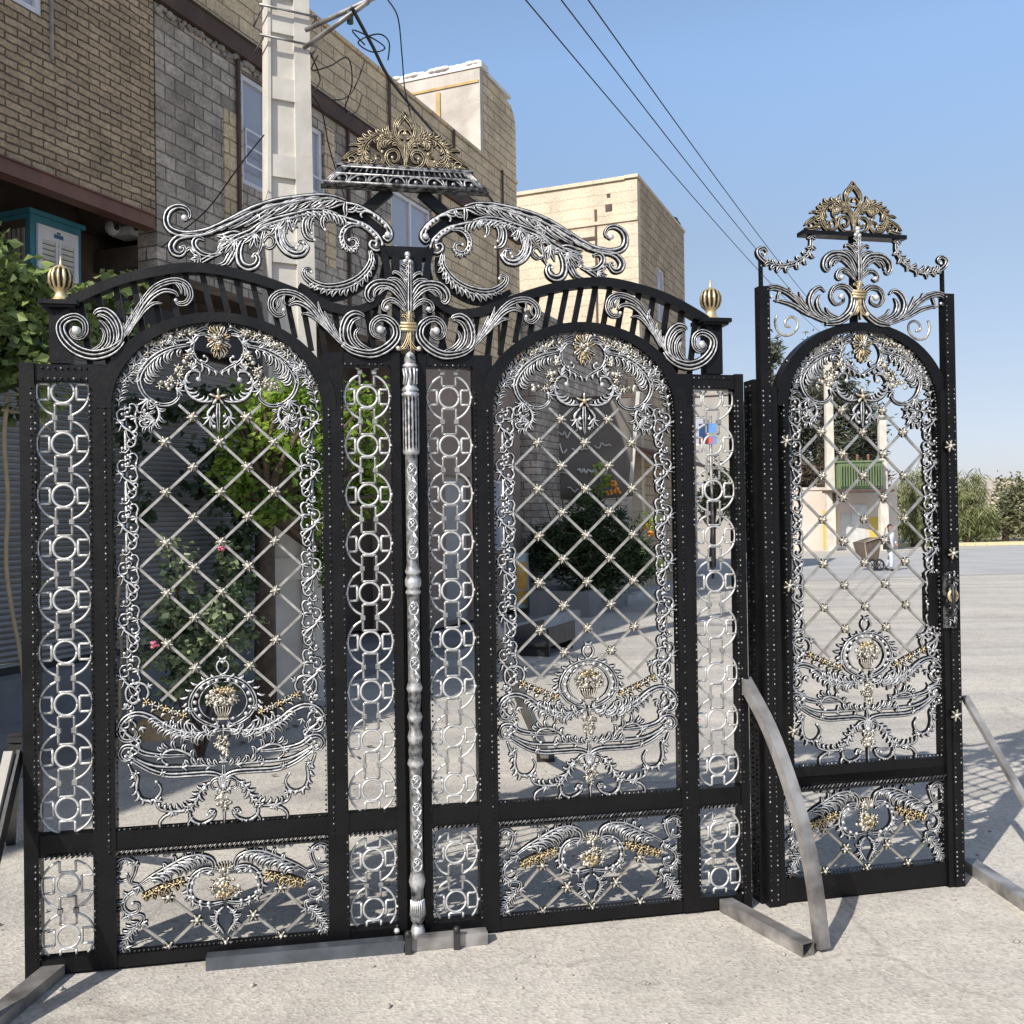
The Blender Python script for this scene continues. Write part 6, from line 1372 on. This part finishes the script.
for x in (-.5, 0, .5):
    mb = MB(); mb.lathe([(.08, 1.43), (.05, 1.5), (.09, 1.55), (.05, 1.6), (.09, 1.65), (.03, 1.75), (0, 1.76)], x, 0, 10); mb.build('bushing', M_BEAM, r_)
far_tree('pine_tree', 820, 52, 'broad dark pine towering over the wall behind the transformer', [(825, 385, 30, 34), (800, 420, 28, 42), (850, 420, 34, 38), (790, 465, 22, 36), (840, 460, 40, 30), (870, 445, 14, 34), (815, 350, 14, 16), (785, 395, 16, 26), (868, 480, 20, 22)], M_LPINE, .36, 15000, .35, None, .24, -.1, (.0, 1), clumps=34)
far_tree('pine_tree', 800, 50, 'browning dry pine low behind the wall left of the transformer', [(800, 478, 24, 18), (785, 490, 16, 10), (880, 482, 12, 14)], M_LDRY, .35, 2200, .2, None, .2, 0, (.0, 1))
far_tree('pine_tree', 775, 60, 'slim hazy pine peeking over the arch of the single gate on its left', [(772, 355, 10, 18), (768, 395, 12, 26), (765, 440, 14, 26), (762, 490, 16, 26)], M_LPINE, .5, 3200, .2, None, .22, -.1)
far_tree('willow_tree', 915, 50, 'weeping willow left of the single gate\'s right post', [(912, 490, 20, 24), (925, 485, 18, 26), (905, 515, 16, 22), (930, 520, 16, 24), (918, 525, 20, 18)], M_LWIL, .5, 3200, .2, 'willows across the crossing', .10, .9)
far_tree('willow_tree', 968, 52, 'weeping willow just right of the single gate', [(968, 492, 18, 24), (975, 505, 18, 26), (962, 520, 16, 20), (985, 520, 14, 18)], M_LWIL, .5, 3000, .2, 'willows across the crossing', .10, .9)
far_tree('roadside_bush', 1005, 55, 'broad olive green bush at the right edge across the crossing', [(1010, 500, 20, 26), (1000, 520, 20, 18), (1026, 505, 20, 32), (1020, 525, 20, 14), (990, 527, 14, 12)], M_LOLIV, .24, 3400, .2, None, .5, 0, cat='bush')
far_tree('roadside_bush', 945, 56, 'dark low bush spreading under the two willows', [(940, 530, 22, 12), (965, 532, 22, 10)], M_LDARK, .22, 1500, .15, None, .5, 0, cat='bush')
# painted far kerb, dry verge, pale hill with houses
mb = MB()
for i in range(60):
    a = Vector((back(895, 50) + i * .62, 50 + i * .085, 0)); mb.box(a.x, a.x + .60, a.y, a.y + .2, 0, .16)
tag(mb.build('far_kerb', plain('kerb_yellow', (.60, .52, .28), (.52, .46, .30), 1.5, .8)), kind='structure')
mb = MB(); mb.add([(back(890, 50.4), 50.3, .02), (80, 56, .02), (95, 85, .5), (back(890, 50.4), 80, .5)], [(0, 1, 2, 3)]); tag(mb.build('dry_verge', plain('dry_earth', (.40, .33, .22), (.30, .25, .15), .8, .95, 0, .02)), kind='structure')
mb = MB(); mb.add([(-10, 50.8, .02), (back(890, 50.4), 50.8, .02), (back(890, 50.4), 47.3, .02), (-10, 45.3, .02)], [(3, 2, 1, 0)]); tag(mb.build('far_pavement', plain('far_pave', (.42, .40, .37), (.36, .34, .32), .8, .9)), kind='structure')
mb = MB(); vs_ = []; nx = 40
for j in range(6):
    for i in range(nx + 1):
        x = -300 + 800 * i / nx; yy = 420 + j * 60; h = (14 + 7 * math.sin(i * .5) + 5 * math.sin(i * 1.3 + 1)) * math.sin(math.pi * min(1, j / 3.2) / 2) if j else -2; vs_.append((x, yy, h))
mb.add(vs_, [(j * (nx + 1) + i, j * (nx + 1) + i + 1, (j + 1) * (nx + 1) + i + 1, (j + 1) * (nx + 1) + i) for j in range(5) for i in range(nx)]); tag(mb.build('hills', plain('pale_hill', (.46, .40, .33), (.38, .33, .27), .05, .95, 0, 0)), kind='structure')
for i, (px, py, w_h, hh, lab) in enumerate(((997, 497, 3.5, 5, 'low pale house on the far hill, left of the two'), (1008, 492, 3, 6, 'taller pale house on the far hill, right of the two'))):
    g = at(px, 505, 300); b0 = Vector((g.x, g.y, 0)); r_ = empty('hill_house', b0, 0, lab, 'house', 'houses on the far hill')
    z1 = at(px, py - 8, 300).z; mb = MB(); mb.box(-w_h, w_h, -3, 3, -1, z1); mb.box(-w_h - .2, w_h + .2, -3.2, 3.2, z1, z1 + .4); mb.build('wall', plain('far_render', (.55, .47, .38), None, .3), r_)
    for k in (-.5, .4):
        mb = MB(); mb.box(w_h * k - .5, w_h * k + .5, -3.06, -3.01, z1 - 2.4, z1 - 1); mb.build('window', M_GLASS, r_)
# ---- man wheeling a handcart
g = ground(890, 571); pb3 = Vector((g.x, g.y, .006)); sc = 45 / FPX * g.y / 1.70
man = empty('person', pb3, R(-150), 'man in white shirt and pale trousers walking beside a handcart on the far road', 'person')
def skin_mesh(name, chains, m_, parent, n=10):            # one continuous closed surface per chain of rings, joined in one mesh
    mb = MB()
    for pts_, rad in chains:
        P = [Vector(p) * sc for p in catmull(pts_, len(pts_) * 4)]; mb.tube(P, [r_ * sc for r_ in rad], n)
    return mb.build(name, m_, parent)
M_SKIN = plain('skin', (.36, .22, .15), (.30, .18, .12), 6, .6, 0, 0); M_SHIRT = plain('white_shirt', (.72, .72, .72), (.6, .6, .62), 6, .8, 0, 0); M_TROU = plain('pale_trousers', (.50, .53, .58), (.42, .45, .50), 6, .8, 0, 0); M_HAIR = plain('black_hair', (.015, .013, .012), None, 6, .6, 0, 0)
def build_man():
    rr2 = [((0, 0, .95), (0, 0, 1.12), (0, .02, 1.30), (0, .02, 1.42), (0, .03, 1.50), (0, .04, 1.58)), (.13, .125, .15, .13, .06, .055)]
    body = skin_mesh('body', [((((0, 0, .90), (0, .0, 1.1), (0, .01, 1.3), (0, .02, 1.43), (0, .03, 1.50), (0, .04, 1.58), (0, .045, 1.66), (0, .045, 1.72))), (.12, .12, .14, .12, .055, .075, .095, .03)),
        (((.16, .02, 1.40), (.22, .03, 1.18), (.20, .18, .98), (.19, .24, .95)), (.05, .042, .032, .03)), (((-.16, .02, 1.40), (-.23, .0, 1.18), (-.22, .15, .97), (-.21, .2, .95)), (.05, .042, .032, .03)),
        (((.09, 0, .92), (.10, .16, .52), (.10, .14, .09), (.10, .26, .04)), (.085, .06, .04, .035)), (((-.09, 0, .92), (-.10, -.06, .52), (-.10, -.26, .12), (-.10, -.18, .04)), (.085, .06, .04, .035))], M_SKIN, man)
    skin_mesh('shirt', [(((0, 0, .86), (0, .0, 1.1), (0, .01, 1.3), (0, .02, 1.42), (0, .03, 1.48)), (.155, .150, .175, .155, .07)), (((.14, .02, 1.42), (.22, .03, 1.18), (.205, .14, 1.03)), (.075, .06, .05)), (((-.14, .02, 1.42), (-.23, .0, 1.18), (-.225, .10, 1.03)), (.075, .06, .05))], M_SHIRT, man)
    skin_mesh('trousers', [(((.085, 0, .95), (.10, .16, .52), (.10, .14, .13)), (.115, .085, .07)), (((-.085, 0, .95), (-.10, -.06, .52), (-.10, -.25, .16)), (.115, .085, .07))], M_TROU, man)
    skin_mesh('hair', [(((0, .01, 1.60), (0, .02, 1.68), (0, .035, 1.76)), (.07, .105, .05))], M_HAIR, man)
    skin_mesh('shoe', [(((.10, .12, .05), (.10, .28, .03)), (.05, .04))], M_HAIR, man); skin_mesh('shoe', [(((-.10, -.28, .08), (-.10, -.14, .03)), (.05, .04))], M_HAIR, man)
build_man()
bg_ = empty('shoulder_bag', pb3 + Vector((-.16, -.20, .62)), 0, 'black bag hanging at the side of the man with the handcart', 'bag')
mb = MB(); mb.hexa([(-.09, -.05, 0), (.09, -.05, 0), (.09, .05, 0), (-.09, .05, 0), (-.08, -.035, .30), (.08, -.035, .30), (.08, .035, .30), (-.08, .035, .30)]); mb.build('pouch', M_CABLE, bg_)
mb = MB(); mb.tube([(-.06, 0, .30), (-.02, .02, .62), (.06, .05, .64), (.07, 0, .30)], .012, 6); mb.build('strap', M_CABLE, bg_)
g = ground(868, 571); r_ = empty('handcart', Vector((g.x, g.y + .2, .006)), R(12), 'battered brown box handcart tipped beside the walking man', 'handcart')
M_CART = plain('brown_board', (.15, .115, .09), (.10, .075, .06), 3, .8)
mb = MB(); k = g.y / FPX; mb.hexa([(-3 * k, -.25, .32), (9 * k, -.25, .26), (9 * k, .25, .26), (-3 * k, .25, .32), (-7 * k, -.33, .82), (11 * k, -.33, .96), (11 * k, .33, .96), (-7 * k, .33, .82)]); mb.build('box', M_CART, r_)
mb = MB(); mb.beam((-7.4 * k, -.34, .85), (11.4 * k, -.34, .99), .04, .05); mb.beam((-3.2 * k, -.26, .33), (-7.3 * k, -.34, .85), .04, .05); mb.build('rim', plain('pale_board', (.34, .28, .22), None, 4), r_)
for x in (.0, .22):
    mb = MB(); mb.tube([(x + .15 * math.cos(q), -.36, .17 + .15 * math.sin(q)) for q in [2 * math.pi * j / 14 for j in range(15)]], .03, 6)
    for j in range(3): a_ = j * math.pi / 3; mb.tube([(x - .15 * math.cos(a_), -.36, .17 - .15 * math.sin(a_)), (x + .15 * math.cos(a_), -.36, .17 + .15 * math.sin(a_))], .012, 5)
    mb.build('wheel', M_BSTEEL, r_)
mb = MB(); mb.tube([(10 * k, 0, .7), (16 * k, 0, .95), (22 * k, 0, 1.0)], .025, 6); mb.build('handle', M_STEEL, r_)

# ------------------------------------------------------------------ light, sky, view
EL, AZ = R(38), R(36.5)                                # sun height; the way its light travels, to the right of straight ahead
travel = Vector((math.sin(AZ) * math.cos(EL), math.cos(AZ) * math.cos(EL), -math.sin(EL)))
sd = bpy.data.lights.new('sun', 'SUN'); sd.energy = 3.4; sd.angle = R(.5); sd.color = (1, .95, .87)
so = bpy.data.objects.new('sun', sd); COL.objects.link(so)
so.rotation_euler = travel.to_track_quat('-Z', 'Y').to_euler(); so.location = (-20, -30, 30)
w = bpy.data.worlds.new('World'); scene.world = w; w.use_nodes = True
nt = w.node_tree; bg = nt.nodes['Background']
sky = nt.nodes.new('ShaderNodeTexSky'); sky.sky_type = 'NISHITA'; sky.sun_disc = False
sky.sun_elevation = EL; sky.sun_rotation = math.pi + AZ
sky.air_density = 1.0; sky.dust_density = 1.6; sky.ozone_density = 1.6; sky.altitude = 1100
# dusty air: the sky is paler and greyer low down than the model gives
tc = nt.nodes.new('ShaderNodeTexCoord'); sp_ = nt.nodes.new('ShaderNodeSeparateXYZ'); nt.links.new(tc.outputs['Generated'], sp_.inputs[0])
rp_ = ramp(nt, [(0, (.36, .335, .42)), (.12, (.545, .45, .425)), (.27, (.745, .64, .56)), (.42, (1, .97, .91)), (.52, (1, .95, .87)), (1, (1, .84, .66))]); nt.links.new(sp_.outputs[2], rp_.inputs[0])
mx = nt.nodes.new('ShaderNodeMix'); mx.data_type = 'RGBA'; mx.blend_type = 'MULTIPLY'; mx.inputs[0].default_value = 1
nt.links.new(sky.outputs[0], mx.inputs[6]); nt.links.new(rp_.outputs[0], mx.inputs[7])
nt.links.new(mx.outputs[2], bg.inputs[0]); bg.inputs[1].default_value = .15
vs = scene.view_settings; vs.view_transform = 'Standard'; vs.look = 'None'; vs.exposure = .8; vs.gamma = 1
scene.render.engine = 'CYCLES'
scene.cycles.max_bounces = 6; scene.cycles.use_denoising = True
